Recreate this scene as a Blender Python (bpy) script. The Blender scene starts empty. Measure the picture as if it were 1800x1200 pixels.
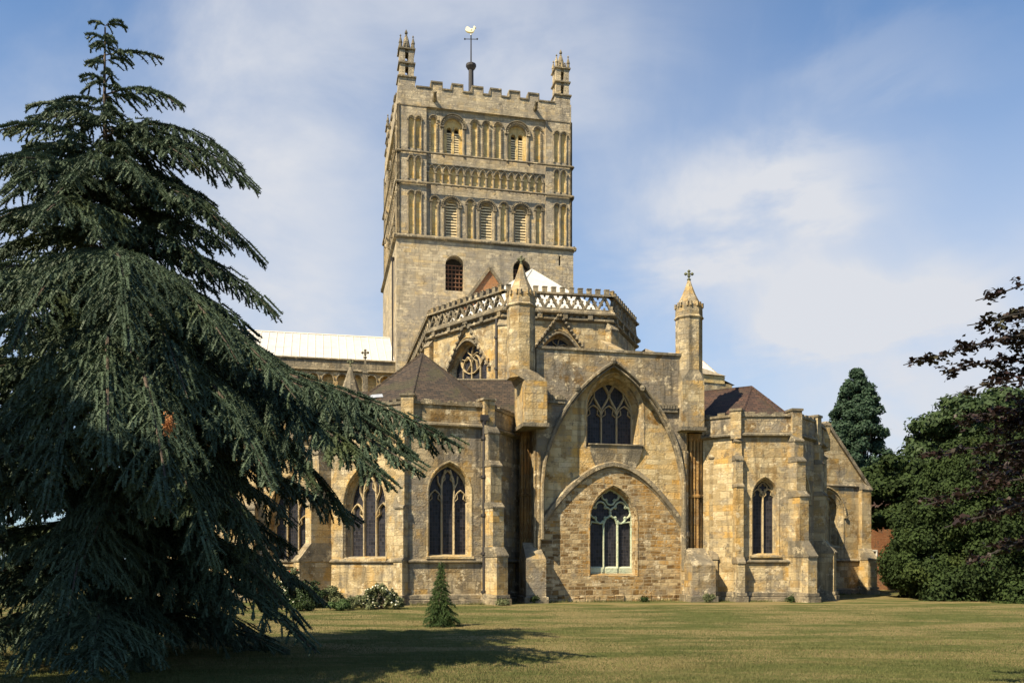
import bpy, bmesh, math, random
import numpy as np
from mathutils import Vector, Matrix
from mathutils.geometry import tessellate_polygon
random.seed(7); RNG = np.random.default_rng(7)
R = math.radians
scene = bpy.context.scene
COL = scene.collection

# ------------------------------------------------------------------ camera, sun, sky, exposure
CAMH, FPX, HZ = 1.9, 1550.0, 988.0        # eye height, focal length and horizon in the 1800x1200 photograph
cam_d = bpy.data.cameras.new("camera"); cam = bpy.data.objects.new("camera", cam_d); COL.objects.link(cam)
cam.location = (0, 0, CAMH); cam.rotation_euler = (R(90), 0, 0)
cam_d.sensor_fit = 'HORIZONTAL'; cam_d.sensor_width = 36.0; cam_d.lens = 36.0 * FPX / 1800.0
cam_d.shift_y = (HZ - 600) / 1800.0; cam_d.clip_start = 0.1; cam_d.clip_end = 5000
scene.camera = cam

SUN_A, SUN_E = R(43.5), R(47.5)              # angle towards the camera from the left, elevation
sdir = Vector((-math.cos(SUN_E) * math.cos(SUN_A), -math.cos(SUN_E) * math.sin(SUN_A), math.sin(SUN_E)))
sl = bpy.data.lights.new("sun", 'SUN'); sl.energy = 5.0; sl.angle = R(0.53); sl.color = (1.0, 0.85, 0.60)
so = bpy.data.objects.new("sun", sl); COL.objects.link(so); so.location = (-60, -40, 70)
so.rotation_euler = sdir.to_track_quat('Z', 'Y').to_euler()
scene.view_settings.view_transform = 'Standard'; scene.view_settings.look = 'None'
scene.view_settings.exposure = 1.04; scene.view_settings.gamma = 1

world = bpy.data.worlds.new("World"); scene.world = world; world.use_nodes = True
wt = world.node_tree; wt.nodes.clear()

class NT:
    def __init__(s, t): s.t = t
    def n(s, ty, **kw):
        o = s.t.nodes.new(ty)
        for k, v in kw.items(): setattr(o, k, v)
        return o
    def l(s, a, b): s.t.links.new(a, b)
    def val(s, sock, v):
        if hasattr(v, 'is_output') or isinstance(v, bpy.types.NodeSocket): s.l(v, sock)
        else: sock.default_value = v
    def m(s, op, a, b=0.0, c=None, clamp=False):
        o = s.n('ShaderNodeMath', operation=op); o.use_clamp = clamp
        s.val(o.inputs[0], a); s.val(o.inputs[1], b)
        if c is not None: s.val(o.inputs[2], c)
        return o.outputs[0]
    def mix(s, f, a, b, mode='MIX'):
        o = s.n('ShaderNodeMix', data_type='RGBA', blend_type=mode); o.clamp_factor = True
        s.val(o.inputs[0], f)
        for i, v in ((6, a), (7, b)):
            if isinstance(v, tuple) and len(v) == 3: v = (*v, 1)
            s.val(o.inputs[i], v)
        return o.outputs[2]
    def noise(s, vec, scale, detail=4, rough=.55, dist=0.0):
        o = s.n('ShaderNodeTexNoise'); s.val(o.inputs['Vector'], vec)
        o.inputs['Scale'].default_value = scale; o.inputs['Detail'].default_value = detail
        o.inputs['Roughness'].default_value = rough; o.inputs['Distortion'].default_value = dist
        return o.outputs[0]
    def ramp(s, f, a, b):
        o = s.n('ShaderNodeMapRange'); s.val(o.inputs[0], f)
        o.inputs[1].default_value = a; o.inputs[2].default_value = b
        o.interpolation_type = 'SMOOTHSTEP'
        return o.outputs[0]
    def mapping(s, vec, scale, loc=(0, 0, 0)):
        o = s.n('ShaderNodeMapping'); s.l(vec, o.inputs[0]); o.inputs['Scale'].default_value = scale
        o.inputs['Location'].default_value = loc
        return o.outputs[0]

w = NT(wt)
sky = w.n('ShaderNodeTexSky', sky_type='NISHITA'); sky.sun_disc = False
sky.sun_elevation = SUN_E; sky.sun_rotation = math.atan2(sdir.x, sdir.y)
sky.air_density = 1.0; sky.dust_density = 0.6; sky.ozone_density = 2.5; sky.altitude = 50
tc = w.n('ShaderNodeTexCoord'); sep = w.n('ShaderNodeSeparateXYZ'); w.l(tc.outputs['Generated'], sep.inputs[0])
nz = w.noise(tc.outputs['Generated'], 2.3, 7, .58, .5)
nz2 = w.noise(w.mapping(tc.outputs['Generated'], (1, 1, 2.2), (3, 1, 5)), 5.0, 6, .55, .3)
az = w.m('ARCTAN2', sep.outputs[0], sep.outputs[1]); el = w.m('ARCSINE', sep.outputs[2])
wob = w.m('MULTIPLY', w.m('SUBTRACT', nz, .5), .32)
azw = w.m('ADD', az, wob); elw = w.m('ADD', el, w.m('MULTIPLY', w.m('SUBTRACT', nz2, .5), .22))
def cloud(px, py, rx, ry, amp):
    X = (px - 900) / FPX; Z = (HZ - py) / FPX
    a0 = math.atan(X); e0 = math.atan2(Z, math.hypot(1, X))
    da = w.m('MULTIPLY', w.m('SUBTRACT', azw, a0), FPX / rx); de = w.m('MULTIPLY', w.m('SUBTRACT', elw, e0), FPX / ry)
    d2 = w.m('ADD', w.m('MULTIPLY', da, da), w.m('MULTIPLY', de, de))
    return w.m('MULTIPLY', w.m('EXPONENT', w.m('MULTIPLY', d2, -1)), amp)
cs = [cloud(860, 40, 330, 170, .62), cloud(520, 190, 190, 220, .42), cloud(1290, 370, 200, 95, .75), cloud(1430, 330, 130, 60, .4), cloud(1560, 540, 170, 75, 1.0), cloud(1400, 560, 150, 60, .6), cloud(1210, 440, 110, 90, .4),
      cloud(560, 470, 200, 130, .35), cloud(1580, 740, 330, 120, .7), cloud(1500, 130, 160, 50, .25), cloud(-900, 300, 900, 220, .7), cloud(3200, 250, 900, 260, .7)]
tot = cs[0]
for c_ in cs[1:]: tot = w.m('ADD', tot, c_)
gen = w.m('MULTIPLY', w.ramp(nz, .48, .75), .25)
tot = w.m('ADD', tot, gen)
tot = w.m('MULTIPLY', tot, w.m('ADD', -.35, w.m('MULTIPLY', w.m('ADD', nz2, w.m('MULTIPLY', nz, .6)), 1.75)), clamp=True)
skyc = w.mix(1.0, sky.outputs[0], (.80, 1.0, 1.12), 'MULTIPLY')
haze = w.m('MULTIPLY', w.ramp(el, .60, .05), .55)
skyc = w.mix(haze, skyc, (2.6, 3.3, 4.4))
cl = w.mix(tot, skyc, (4.5, 4.65, 5.0))
bg = w.n('ShaderNodeBackground'); w.l(cl, bg.inputs[0]); bg.inputs[1].default_value = .078
wo = w.n('ShaderNodeOutputWorld'); w.l(bg.outputs[0], wo.inputs[0])

# ------------------------------------------------------------------ materials
def new_mat(name):
    m = bpy.data.materials.new(name); m.use_nodes = True
    t = m.node_tree; t.nodes.clear(); k = NT(t)
    b = k.n('ShaderNodeBsdfPrincipled'); o = k.n('ShaderNodeOutputMaterial'); k.l(b.outputs[0], o.inputs[0])
    return m, k, b
def bump(k, b, h, strength=.5, dist=.05):
    o = k.n('ShaderNodeBump'); k.l(h, o.inputs['Height']); o.inputs['Strength'].default_value = strength
    o.inputs['Distance'].default_value = dist; k.l(o.outputs[0], b.inputs['Normal'])
def stone(name, c1, c2, mortar, grey, golden, grey_amt=.5, bw=.62, rh=.29, streak=.5, dark_amt=.35, pale=.3, msize=.012, irregular=.0, gold_amt=.55):
    m, k, b = new_mat(name)
    uv = k.n('ShaderNodeUVMap'); uv.uv_map = 'UVMap'
    g = k.n('ShaderNodeNewGeometry'); P = g.outputs['Position']
    vec = uv.outputs[0]
    nd = k.n('ShaderNodeTexNoise'); k.l(vec, nd.inputs['Vector']); nd.inputs['Scale'].default_value = 1.3
    vs = k.n('ShaderNodeVectorMath', operation='SCALE'); k.l(nd.outputs[1], vs.inputs[0]); vs.inputs['Scale'].default_value = .03 + irregular
    va = k.n('ShaderNodeVectorMath', operation='ADD'); k.l(vec, va.inputs[0]); k.l(vs.outputs[0], va.inputs[1])
    sx = k.n('ShaderNodeSeparateXYZ'); k.l(va.outputs[0], sx.inputs[0])
    vv = k.m('ADD', sx.outputs[1], k.m('ADD', k.m('MULTIPLY', k.m('SINE', k.m('MULTIPLY', sx.outputs[1], 2.9 * .29 / rh)), .085 * rh / .29), k.m('MULTIPLY', k.m('SINE', k.m('MULTIPLY', sx.outputs[1], 7.3 * .29 / rh)), .03 * rh / .29)))
    row = k.m('FLOOR', k.m('DIVIDE', vv, rh)); uu = k.m('ADD', sx.outputs[0], k.m('MULTIPLY', k.m('SINE', k.m('ADD', k.m('MULTIPLY', sx.outputs[0], 1.7), k.m('MULTIPLY', row, 5.3))), .16 * bw / .6))
    uu = k.m('ADD', uu, k.m('MULTIPLY', k.m('SINE', k.m('MULTIPLY', row, 12.9898)), .33))
    cb_ = k.n('ShaderNodeCombineXYZ'); k.l(uu, cb_.inputs[0]); k.l(vv, cb_.inputs[1])
    class _V: outputs = [cb_.outputs[0]]
    va = _V
    br = k.n('ShaderNodeTexBrick'); k.l(va.outputs[0], br.inputs['Vector'])
    br.inputs['Scale'].default_value = 1; br.inputs['Brick Width'].default_value = bw; br.inputs['Row Height'].default_value = rh
    br.inputs['Mortar Size'].default_value = msize; br.inputs['Mortar Smooth'].default_value = .4; br.inputs['Bias'].default_value = -.1
    br.inputs['Color1'].default_value = (0, 0, 0, 1); br.inputs['Color2'].default_value = (1, 1, 1, 1); br.inputs['Mortar'].default_value = (.5, .5, .5, 1)
    br.offset = .5; br.squash = 1.3; br.squash_frequency = 3
    idv = k.n('ShaderNodeSeparateColor'); k.l(br.outputs[0], idv.inputs[0]); idv = idv.outputs[0]
    col = k.mix(idv, c1, c2)
    # a second, coarser set of repaired blocks in other tones
    b2 = k.n('ShaderNodeTexBrick'); k.l(va.outputs[0], b2.inputs['Vector']); b2.inputs['Scale'].default_value = 1
    b2.inputs['Brick Width'].default_value = bw * 1.5; b2.inputs['Row Height'].default_value = rh; b2.inputs['Mortar Size'].default_value = 0
    b2.inputs['Color1'].default_value = (0, 0, 0, 1); b2.inputs['Color2'].default_value = (1, 1, 1, 1); b2.offset = .37
    s2 = k.n('ShaderNodeSeparateColor'); k.l(b2.outputs[0], s2.inputs[0])
    patch = k.m('MULTIPLY', k.ramp(s2.outputs[0], .62, .95), k.ramp(k.noise(P, .55, 3), .42, .6))
    col = k.mix(k.m('MULTIPLY', patch, .8), col, golden)
    patch2 = k.m('MULTIPLY', k.ramp(s2.outputs[0], .3, .05), k.ramp(k.noise(P, .8, 3), .55, .68))
    col = k.mix(k.m('MULTIPLY', patch2, .7), col, tuple(min(1, x * 1.25) for x in c2))
    # weathering
    n1 = k.noise(P, .42, 8, .62); n2 = k.noise(P, 2.1, 6, .65); n3 = k.noise(P, 11, 5, .7)
    st = k.noise(k.mapping(P, (2.6, 2.6, .22)), 1.0, 5, .6); ng = k.noise(k.mapping(P, (1, 1, .7), (31, 4, 7)), .7, 6, .6, .4)
    col = k.mix(k.m('MULTIPLY', k.ramp(ng, .50, .64), gold_amt), col, golden)
    gm = k.m('ADD', k.m('MULTIPLY', n1, .6), k.m('MULTIPLY', n2, .4))
    col = k.mix(k.m('MULTIPLY', k.ramp(gm, .56 - grey_amt * .20, .62 - grey_amt * .08), .82), col, grey)
    col = k.mix(k.m('MULTIPLY', k.ramp(st, .5, .70), streak), col, tuple(x * .34 for x in grey))
    col = k.mix(k.m('MULTIPLY', k.ramp(k.noise(k.mapping(P, (1, 1, .8), (9, 4, 2)), .9, 7, .68), .54, .66), dark_amt), col, (golden[0] * .38, golden[1] * .36, golden[2] * .36))
    col = k.mix(k.m('MULTIPLY', k.ramp(k.noise(k.mapping(P, (1, 1, 1), (2, 7, 3)), 1.9, 8, .74), .55, .63), pale), col, (.60, .50, .33))
    col = k.mix(k.m('MULTIPLY', k.ramp(k.noise(k.mapping(P, (1, 1, .75), (8, 7, 31)), 2.6, 9, .78), .56, .64), .7), col, (.085, .078, .066))
    col = k.mix(k.m('MULTIPLY', k.ramp(n3, .55, .75), .4), col, tuple(x * .5 for x in grey))
    hsvn = k.mix(k.m('SUBTRACT', 1, br.outputs[1]), mortar, col)
    col = k.mix(.68 if msize < .016 else .3, hsvn, col)
    k.l(col, b.inputs['Base Color']); b.inputs['Roughness'].default_value = .95; b.inputs['Specular IOR Level'].default_value = .15
    h = k.m('ADD', k.m('MULTIPLY', br.outputs[1], -.5), k.m('ADD', k.m('MULTIPLY', n3, 1.4), k.m('ADD', k.m('MULTIPLY', idv, .35), k.m('MULTIPLY', n2, .9))))
    bump(k, b, h, .85, .06)
    return m
GOLD = (.50, .30, .08)
M = {}
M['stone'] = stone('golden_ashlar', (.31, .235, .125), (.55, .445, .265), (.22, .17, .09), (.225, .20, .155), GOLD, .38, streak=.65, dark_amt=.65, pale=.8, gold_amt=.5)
M['infill'] = stone('cream_infill', (.40, .30, .15), (.62, .50, .29), (.26, .19, .10), (.27, .225, .16), (.52, .30, .07), .16, streak=.6, dark_amt=.95, pale=.6)
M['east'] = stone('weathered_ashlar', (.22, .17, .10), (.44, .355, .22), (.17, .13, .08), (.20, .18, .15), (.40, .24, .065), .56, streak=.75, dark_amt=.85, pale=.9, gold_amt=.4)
M['tower'] = stone('tower_ashlar', (.30, .255, .18), (.54, .46, .325), (.2, .17, .13), (.27, .24, .195), (.54, .40, .20), .52, bw=.5, rh=.22, streak=.5, dark_amt=.3, pale=.75, gold_amt=.35)
M['rubble'] = stone('patched_rubble', (.15, .09, .036), (.54, .42, .24), (.36, .29, .18), (.24, .20, .14), (.40, .22, .055), .16, bw=.38, rh=.18, streak=.4, dark_amt=.7, pale=.85, msize=.018, irregular=.09, gold_amt=.6)
M['niche'] = stone('niche_infill', (.58, .43, .19), (.72, .56, .27), (.3, .22, .1), (.34, .27, .16), (.62, .37, .08), .12, streak=.2, dark_amt=.2, pale=.2)
M['trim'] = stone('weathered_trim', (.22, .18, .12), (.37, .305, .20), (.15, .13, .10), (.135, .122, .095), (.33, .23, .1), .78, bw=.9, rh=.6, streak=.5, dark_amt=.3, pale=.65, gold_amt=.2)
M['tracery'] = stone('tracery_stone', (.40, .32, .19), (.52, .42, .26), (.3, .26, .18), (.28, .24, .17), (.48, .34, .15), .2, bw=1.5, rh=.9, streak=.15, dark_amt=.1, gold_amt=.2)
M['green_stone'] = stone('algae_stained_tracery', (.45, .47, .32), (.58, .58, .42), (.3, .36, .26), (.36, .46, .34), (.38, .5, .36), .2, bw=1.5, rh=.9, streak=.1, dark_amt=.1, pale=.2, gold_amt=.2)
M['shaft'] = stone('iron_stained_stone', (.22, .13, .05), (.38, .24, .09), (.15, .09, .04), (.18, .125, .07), (.36, .18, .05), .3, bw=2.5, rh=.7, streak=.9, dark_amt=.8, pale=.2)
M['brick'] = stone('red_brick', (.30, .12, .06), (.38, .17, .08), (.32, .26, .18), (.22, .15, .1), (.38, .2, .08), .2, bw=.24, rh=.085, streak=.1, dark_amt=.2, pale=.1)

def tiles(name, a, b_, moss, rh=.13, bw=.2):
    m, k, b = new_mat(name)
    uv = k.n('ShaderNodeUVMap'); uv.uv_map = 'UVMap'; P = k.n('ShaderNodeNewGeometry').outputs['Position']
    br = k.n('ShaderNodeTexBrick'); k.l(uv.outputs[0], br.inputs[0]); br.inputs['Scale'].default_value = 1
    br.inputs['Brick Width'].default_value = bw; br.inputs['Row Height'].default_value = rh; br.inputs['Mortar Size'].default_value = .012
    br.inputs['Color1'].default_value = (*a, 1); br.inputs['Color2'].default_value = (*b_, 1); br.inputs['Mortar'].default_value = (a[0] * .3, a[1] * .3, a[2] * .3, 1)
    n1 = k.noise(P, .9, 6, .65); n2 = k.noise(P, 5, 5, .7)
    col = k.mix(k.m('MULTIPLY', k.ramp(n1, .5, .66), .7), br.outputs[0], moss)
    col = k.mix(k.m('MULTIPLY', k.ramp(n2, .55, .7), .5), col, (.07, .056, .036))
    k.l(col, b.inputs['Base Color']); b.inputs['Roughness'].default_value = .9
    sp = k.n('ShaderNodeSeparateXYZ'); k.l(uv.outputs[0], sp.inputs[0])
    saw = k.m('FRACT', k.m('DIVIDE', sp.outputs[1], rh))
    bump(k, b, k.m('ADD', k.m('MULTIPLY', saw, -1.2), k.m('ADD', k.m('MULTIPLY', br.outputs[1], -.6), k.m('MULTIPLY', n2, .8))), 1, .04)
    return m
M['tile'] = tiles('brown_clay_tile', (.022, .015, .009), (.062, .040, .023), (.042, .038, .014), .2, .28)
M['tile_red'] = tiles('red_brown_tile', (.032, .015, .010), (.075, .036, .021), (.035, .026, .014), .2, .28)
M['stone_tile'] = tiles('stone_slate', (.26, .22, .15), (.34, .28, .19), (.2, .18, .12), .3, .4)

def simple(name, col, rough=.7, metal=0, nscale=6, var=.25, bstr=.2, spec=.5):
    m, k, b = new_mat(name); P = k.n('ShaderNodeNewGeometry').outputs['Position']
    n1 = k.noise(P, nscale, 6, .65); n0 = k.noise(P, nscale * .23, 4, .6)
    c = k.mix(k.ramp(n1, .35, .7), tuple(x * (1 - var) for x in col), tuple(min(1, x * (1 + var)) for x in col))
    c = k.mix(k.m('MULTIPLY', k.ramp(n0, .5, .7), .4), c, tuple(x * .7 for x in col))
    k.l(c, b.inputs['Base Color']); b.inputs['Roughness'].default_value = rough; b.inputs['Metallic'].default_value = metal
    b.inputs['Specular IOR Level'].default_value = spec
    bump(k, b, n1, bstr, .03)
    return m
M['lead'] = simple('pale_lead_sheet', (.50, .48, .44), .55, 0, 3, .07, .15)
M['lead_dark'] = simple('grey_lead_sheet', (.30, .32, .36), .5, 0, 3, .15, .15)
M['iron'] = simple('painted_cast_iron', (.022, .018, .017), .6, 0, 8, .3)
M['dark'] = simple('opening_shade', (.03, .024, .018), .9, 0, 8, .3)  # near-black backing: shade inside the tower openings put into the colour
M['louvre'] = simple('pale_louvre_board', (.66, .54, .33), .85, 0, 9, .2)
M['lattice'] = simple('rusty_lattice', (.15, .07, .035), .8, 0, 9, .3)
M['gold'] = simple('gilded_copper', (1.0, .86, .55), .38, .4, 12, .08, .1)
M['moss'] = simple('lichen_crust', (.13, .135, .075), .95, 0, 7, .4, .6)
M['bark'] = simple('grey_brown_bark', (.075, .055, .042), .95, 0, 9, .4, .9)
M['beech_bark'] = simple('dark_smooth_bark', (.030, .025, .022), .9, 0, 9, .3, .5)
M['white'] = simple('white_paint', (.75, .74, .70), .6, 0, 9, .05)
M['rust'] = simple('dead_orange_needles', (.36, .15, .05), .9, 0, 12, .3)
M['petal_w'] = simple('white_petals', (.75, .72, .55), .8, 0, 20, .1)
M['petal_r'] = simple('red_petals', (.5, .05, .02), .8, 0, 20, .2)

def glass_mat():
    m, k, b = new_mat('leaded_glass'); uv = k.n('ShaderNodeUVMap'); uv.uv_map = 'UVMap'; P = k.n('ShaderNodeNewGeometry').outputs['Position']
    br = k.n('ShaderNodeTexBrick'); k.l(uv.outputs[0], br.inputs[0]); br.inputs['Scale'].default_value = 1; br.offset = 0
    br.inputs['Brick Width'].default_value = .13; br.inputs['Row Height'].default_value = .17; br.inputs['Mortar Size'].default_value = .011
    br.inputs['Color1'].default_value = (.012, .012, .015, 1); br.inputs['Color2'].default_value = (.034, .034, .042, 1); br.inputs['Mortar'].default_value = (.05, .045, .045, 1)
    k.l(br.outputs[0], b.inputs['Base Color']); b.inputs['Roughness'].default_value = .16; b.inputs['Specular IOR Level'].default_value = .2
    n = k.noise(P, 7, 3); bump(k, b, k.m('ADD', k.m('MULTIPLY', br.outputs[1], .5), k.m('MULTIPLY', k.noise(P, 16, 2), 1.4)), .6, .03)
    return m
M['glass'] = glass_mat()

def foliage(name, a, b_, tip=None, scale=1.3, rough=.65, trans=.15, yel=None):
    m, k, b = new_mat(name); g = k.n('ShaderNodeNewGeometry'); P = g.outputs['Position']
    r = g.outputs['Random Per Island']
    n1 = k.noise(P, scale, 4, .6)
    c = k.mix(k.m('ADD', k.m('MULTIPLY', r, .55), k.m('MULTIPLY', k.ramp(n1, .35, .65), .45)), a, b_)
    if yel: c = k.mix(k.m('MULTIPLY', k.ramp(k.noise(k.mapping(P, (1, 1, 1), (5, 5, 5)), scale * .8, 4), .55, .68), .6), c, yel)
    k.l(c, b.inputs['Base Color']); b.inputs['Roughness'].default_value = rough; b.inputs['Specular IOR Level'].default_value = .25
    tr = k.n('ShaderNodeBsdfTranslucent'); k.l(c, tr.inputs[0]); mx = k.n('ShaderNodeMixShader'); mx.inputs[0].default_value = trans
    k.l(b.outputs[0], mx.inputs[1]); k.l(tr.outputs[0], mx.inputs[2])
    out = [x for x in k.t.nodes if x.type == 'OUTPUT_MATERIAL'][0]; k.l(mx.outputs[0], out.inputs[0])
    return m
M['cedar'] = foliage('cedar_needles', (.020, .036, .021), (.088, .126, .074), scale=1.0, yel=(.085, .105, .034))
M['conifer'] = foliage('young_conifer_needles', (.030, .058, .018), (.085, .135, .04), scale=3)
M['sequoia'] = foliage('sequoia_scales', (.020, .042, .024), (.045, .082, .045), scale=1)
M['leaf'] = foliage('green_leaves', (.012, .023, .006), (.036, .060, .014), scale=.7, yel=(.055, .075, .016), rough=.85)
M['leaf_light'] = foliage('fresh_green_leaves', (.022, .040, .015), (.050, .080, .027), scale=.8)
M['beech'] = foliage('copper_beech_leaves', (.014, .010, .009), (.036, .020, .017), scale=1.5, yel=(.035, .042, .014), rough=.5)
M['shrub'] = foliage('border_shrub_leaves', (.055, .075, .03), (.17, .18, .085), scale=3)
M['blade'] = foliage('grass_blades', (.052, .072, .021), (.145, .14, .052), scale=.35, rough=.9, trans=.1, yel=(.17, .135, .06))

def lawn_mat():
    m, k, b = new_mat('mown_lawn'); P = k.n('ShaderNodeNewGeometry').outputs['Position']
    n1 = k.noise(k.mapping(P, (.7, 1.5, 1)), .32, 6, .62); n2 = k.noise(k.mapping(P, (.6, 1.4, 1)), 2.3, 6, .7); n3 = k.noise(P, 24, 5, .75)
    c = k.mix(k.ramp(n3, .3, .7), (.044, .060, .017), (.098, .108, .034))
    c = k.mix(k.m('MULTIPLY', k.ramp(n1, .42, .58), .75), c, (.23, .175, .085))
    c = k.mix(k.m('MULTIPLY', k.ramp(n2, .5, .68), .55), c, (.24, .195, .10))
    c = k.mix(k.m('MULTIPLY', k.ramp(n2, .46, .3), .4), c, (.03, .05, .014))
    k.l(c, b.inputs['Base Color']); b.inputs['Roughness'].default_value = 1; b.inputs['Specular IOR Level'].default_value = .05
    bump(k, b, k.m('ADD', k.m('MULTIPLY', n3, .6), n2), 1, .06)
    return m
M['lawn'] = lawn_mat()

# ------------------------------------------------------------------ mesh helpers
class MB:
    def __init__(s): s.v = []; s.f = []; s.mi = []; s.marks = []
    def mark(s): s.marks.append((len(s.v), len(s.f)))
    def add(s, pts, faces, mi=0):
        o = len(s.v); s.v += [tuple(p) for p in pts]
        for f in faces: s.f.append([i + o for i in f]); s.mi.append(mi)
    def quad(s, a, b, c, d, mi=0): s.add([a, b, c, d], [(0, 1, 2, 3)], mi)
    def hexa(s, b4, t4, mi=0):
        s.add(list(b4) + list(t4), [(3, 2, 1, 0), (4, 5, 6, 7), (0, 1, 5, 4), (1, 2, 6, 5), (2, 3, 7, 6), (3, 0, 4, 7)], mi)
    def lathe(s, cx, cy, prof, n=8, rot=0, mi=0):
        o = []
        for r, z in prof:
            for i in range(n):
                a = rot + 2 * math.pi * i / n; o.append((cx + r * math.cos(a), cy + r * math.sin(a), z))
        fs = []
        for j in range(len(prof) - 1):
            for i in range(n):
                k = (i + 1) % n; fs.append((j * n + i, j * n + k, (j + 1) * n + k, (j + 1) * n + i))
        fs.append(tuple(range(n))[::-1]); fs.append(tuple((len(prof) - 1) * n + i for i in range(n)))
        s.add(o, fs, mi)
    def tube(s, path, radii, n=6, mi=0):
        path = [Vector(p) for p in path]; rings = []
        if not hasattr(radii, '__len__'): radii = [radii] * len(path)
        for i, p in enumerate(path):
            d = (path[min(i + 1, len(path) - 1)] - path[max(i - 1, 0)]).normalized()
            a = d.cross(Vector((0, 0, 1)) if abs(d.z) < .9 else Vector((1, 0, 0))).normalized(); b = d.cross(a)
            rings += [p + (a * math.cos(2 * math.pi * k / n) + b * math.sin(2 * math.pi * k / n)) * radii[i] for k in range(n)]
        fs = []
        for j in range(len(path) - 1):
            for i in range(n):
                k = (i + 1) % n; fs.append((j * n + i, j * n + k, (j + 1) * n + k, (j + 1) * n + i))
        fs.append(tuple(range(n))[::-1]); fs.append(tuple((len(path) - 1) * n + i for i in range(n)))
        s.add(rings, fs, mi)
    def build(s, name, mats, parent=None, smooth=False, origin=None, bevel=0):
        if not isinstance(mats, (list, tuple)): mats = [mats]
        if s.marks:
            cuts = [(0, 0)] + s.marks + [(len(s.v), len(s.f))]; last = None; s.marks = []
            for (v0, f0), (v1, f1) in zip(cuts[:-1], cuts[1:]):
                if f1 == f0: continue
                q = MB(); q.v = s.v[v0:v1]; q.f = [[i - v0 for i in f] for f in s.f[f0:f1]]; q.mi = s.mi[f0:f1]; last = q.build(name, mats, parent, smooth, origin, bevel)
            return last
        off = Vector(origin) if origin is not None else (Vector(parent['_o']) if parent is not None and '_o' in parent else Vector((0, 0, 0)))
        me = bpy.data.meshes.new(name)
        va = np.array(s.v, dtype=float)
        me.from_pydata((va - np.array(off)).tolist(), [], s.f)
        for m_ in mats: me.materials.append(M[m_] if isinstance(m_, str) else m_)
        me.polygons.foreach_set('material_index', s.mi)
        uv = me.uv_layers.new(name='UVMap'); me.update()
        Z = Vector((0, 0, 1))
        for p in me.polygons:
            nrm = p.normal; t = Z.cross(nrm)
            if t.length < .05: t = Vector((1, 0, 0)); b = Vector((0, 1, 0))
            else: t.normalize(); b = nrm.cross(t)
            for li in p.loop_indices:
                q = va[me.loops[li].vertex_index]
                uv.data[li].uv = (q[0] * t.x + q[1] * t.y + q[2] * t.z + 50, q[0] * b.x + q[1] * b.y + q[2] * b.z + 50)
            if smooth: p.use_smooth = True
        o = bpy.data.objects.new(name, me); COL.objects.link(o)
        if origin is not None and parent is None: o.location = off
        if parent is not None:
            o.parent = parent; o['_o'] = tuple(off)
        if bevel:
            bm_ = o.modifiers.new('edge', 'BEVEL'); bm_.width = bevel; bm_.segments = 1; bm_.limit_method = 'ANGLE'; bm_.angle_limit = R(40)
        return o

def tag(o, label=None, cat=None, group=None, kind=None):
    if label: o['label'] = label
    if cat: o['category'] = cat
    if group: o['group'] = group
    if kind: o['kind'] = kind
    return o
def empty(name, loc):
    o = bpy.data.objects.new(name, None); COL.objects.link(o); o.location = loc; o['_o'] = tuple(loc); o.empty_display_size = .5
    return o
def P(px, Y): return Vector(((px - 900) / FPX * Y, Y))
def ZP(py, Y): return CAMH + (HZ - py) / FPX * Y

class Fr:
    """vertical wall plane from p0 to p1, seen from outside left to right; d is the depth behind its face"""
    def __init__(s, p0, p1):
        s.p0 = Vector(p0[:2]); s.p1 = Vector(p1[:2]); s.L = (s.p1 - s.p0).length; s.t = (s.p1 - s.p0) / s.L; s.n = Vector((s.t.y, -s.t.x))
    def pt(s, a, z, d=0):
        q = s.p0 + s.t * a - s.n * d; return (q.x, q.y, z)
    def s(s_, px, d=0):
        k = (px - 900) / FPX; q = s_.p0 - s_.n * d
        return (k * q.y - q.x) / (s_.t.x - k * s_.t.y)
    def z(s_, px, py, d=0):
        a = s_.s(px, d); Y = s_.pt(a, 0, d)[1]; return ZP(py, Y)
def panel(mb, F, outer, holes=(), d=0, mi=0):
    loops = [[Vector((a, b, 0)) for a, b in outer]] + [[Vector((a, b, 0)) for a, b in h] for h in holes]
    flat = [p for l in loops for p in l]; tr = tessellate_polygon(loops)
    fs = []
    for t in tr:
        a, b, c = [flat[i] for i in t]
        fs.append(t if (b - a).cross(c - a).z > 0 else t[::-1])
    mb.add([F.pt(p.x, p.y, d) for p in flat], fs, mi)
def reveal(mb, F, o1, d1, o2, d2, mi=0, closed=True):
    n = len(o1); pts = [F.pt(a, b, d1) for a, b in o1] + [F.pt(a, b, d2) for a, b in o2]
    mb.add(pts, [(i, n + i, n + (i + 1) % n, (i + 1) % n) for i in range(n if closed else n - 1)], mi)
def fbox(mb, F, s0, s1, z0, z1, d0, d1, mi=0, zt=None):
    """zt = lower height of the front edge of a weathered top"""
    a = [F.pt(s0, z0, d0), F.pt(s1, z0, d0), F.pt(s1, z0, d1), F.pt(s0, z0, d1)]
    zf = z1 if zt is None else zt
    b = [F.pt(s0, zf, d0), F.pt(s1, zf, d0), F.pt(s1, z1, d1), F.pt(s0, z1, d1)]
    mb.hexa(a, b, mi)
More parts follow.
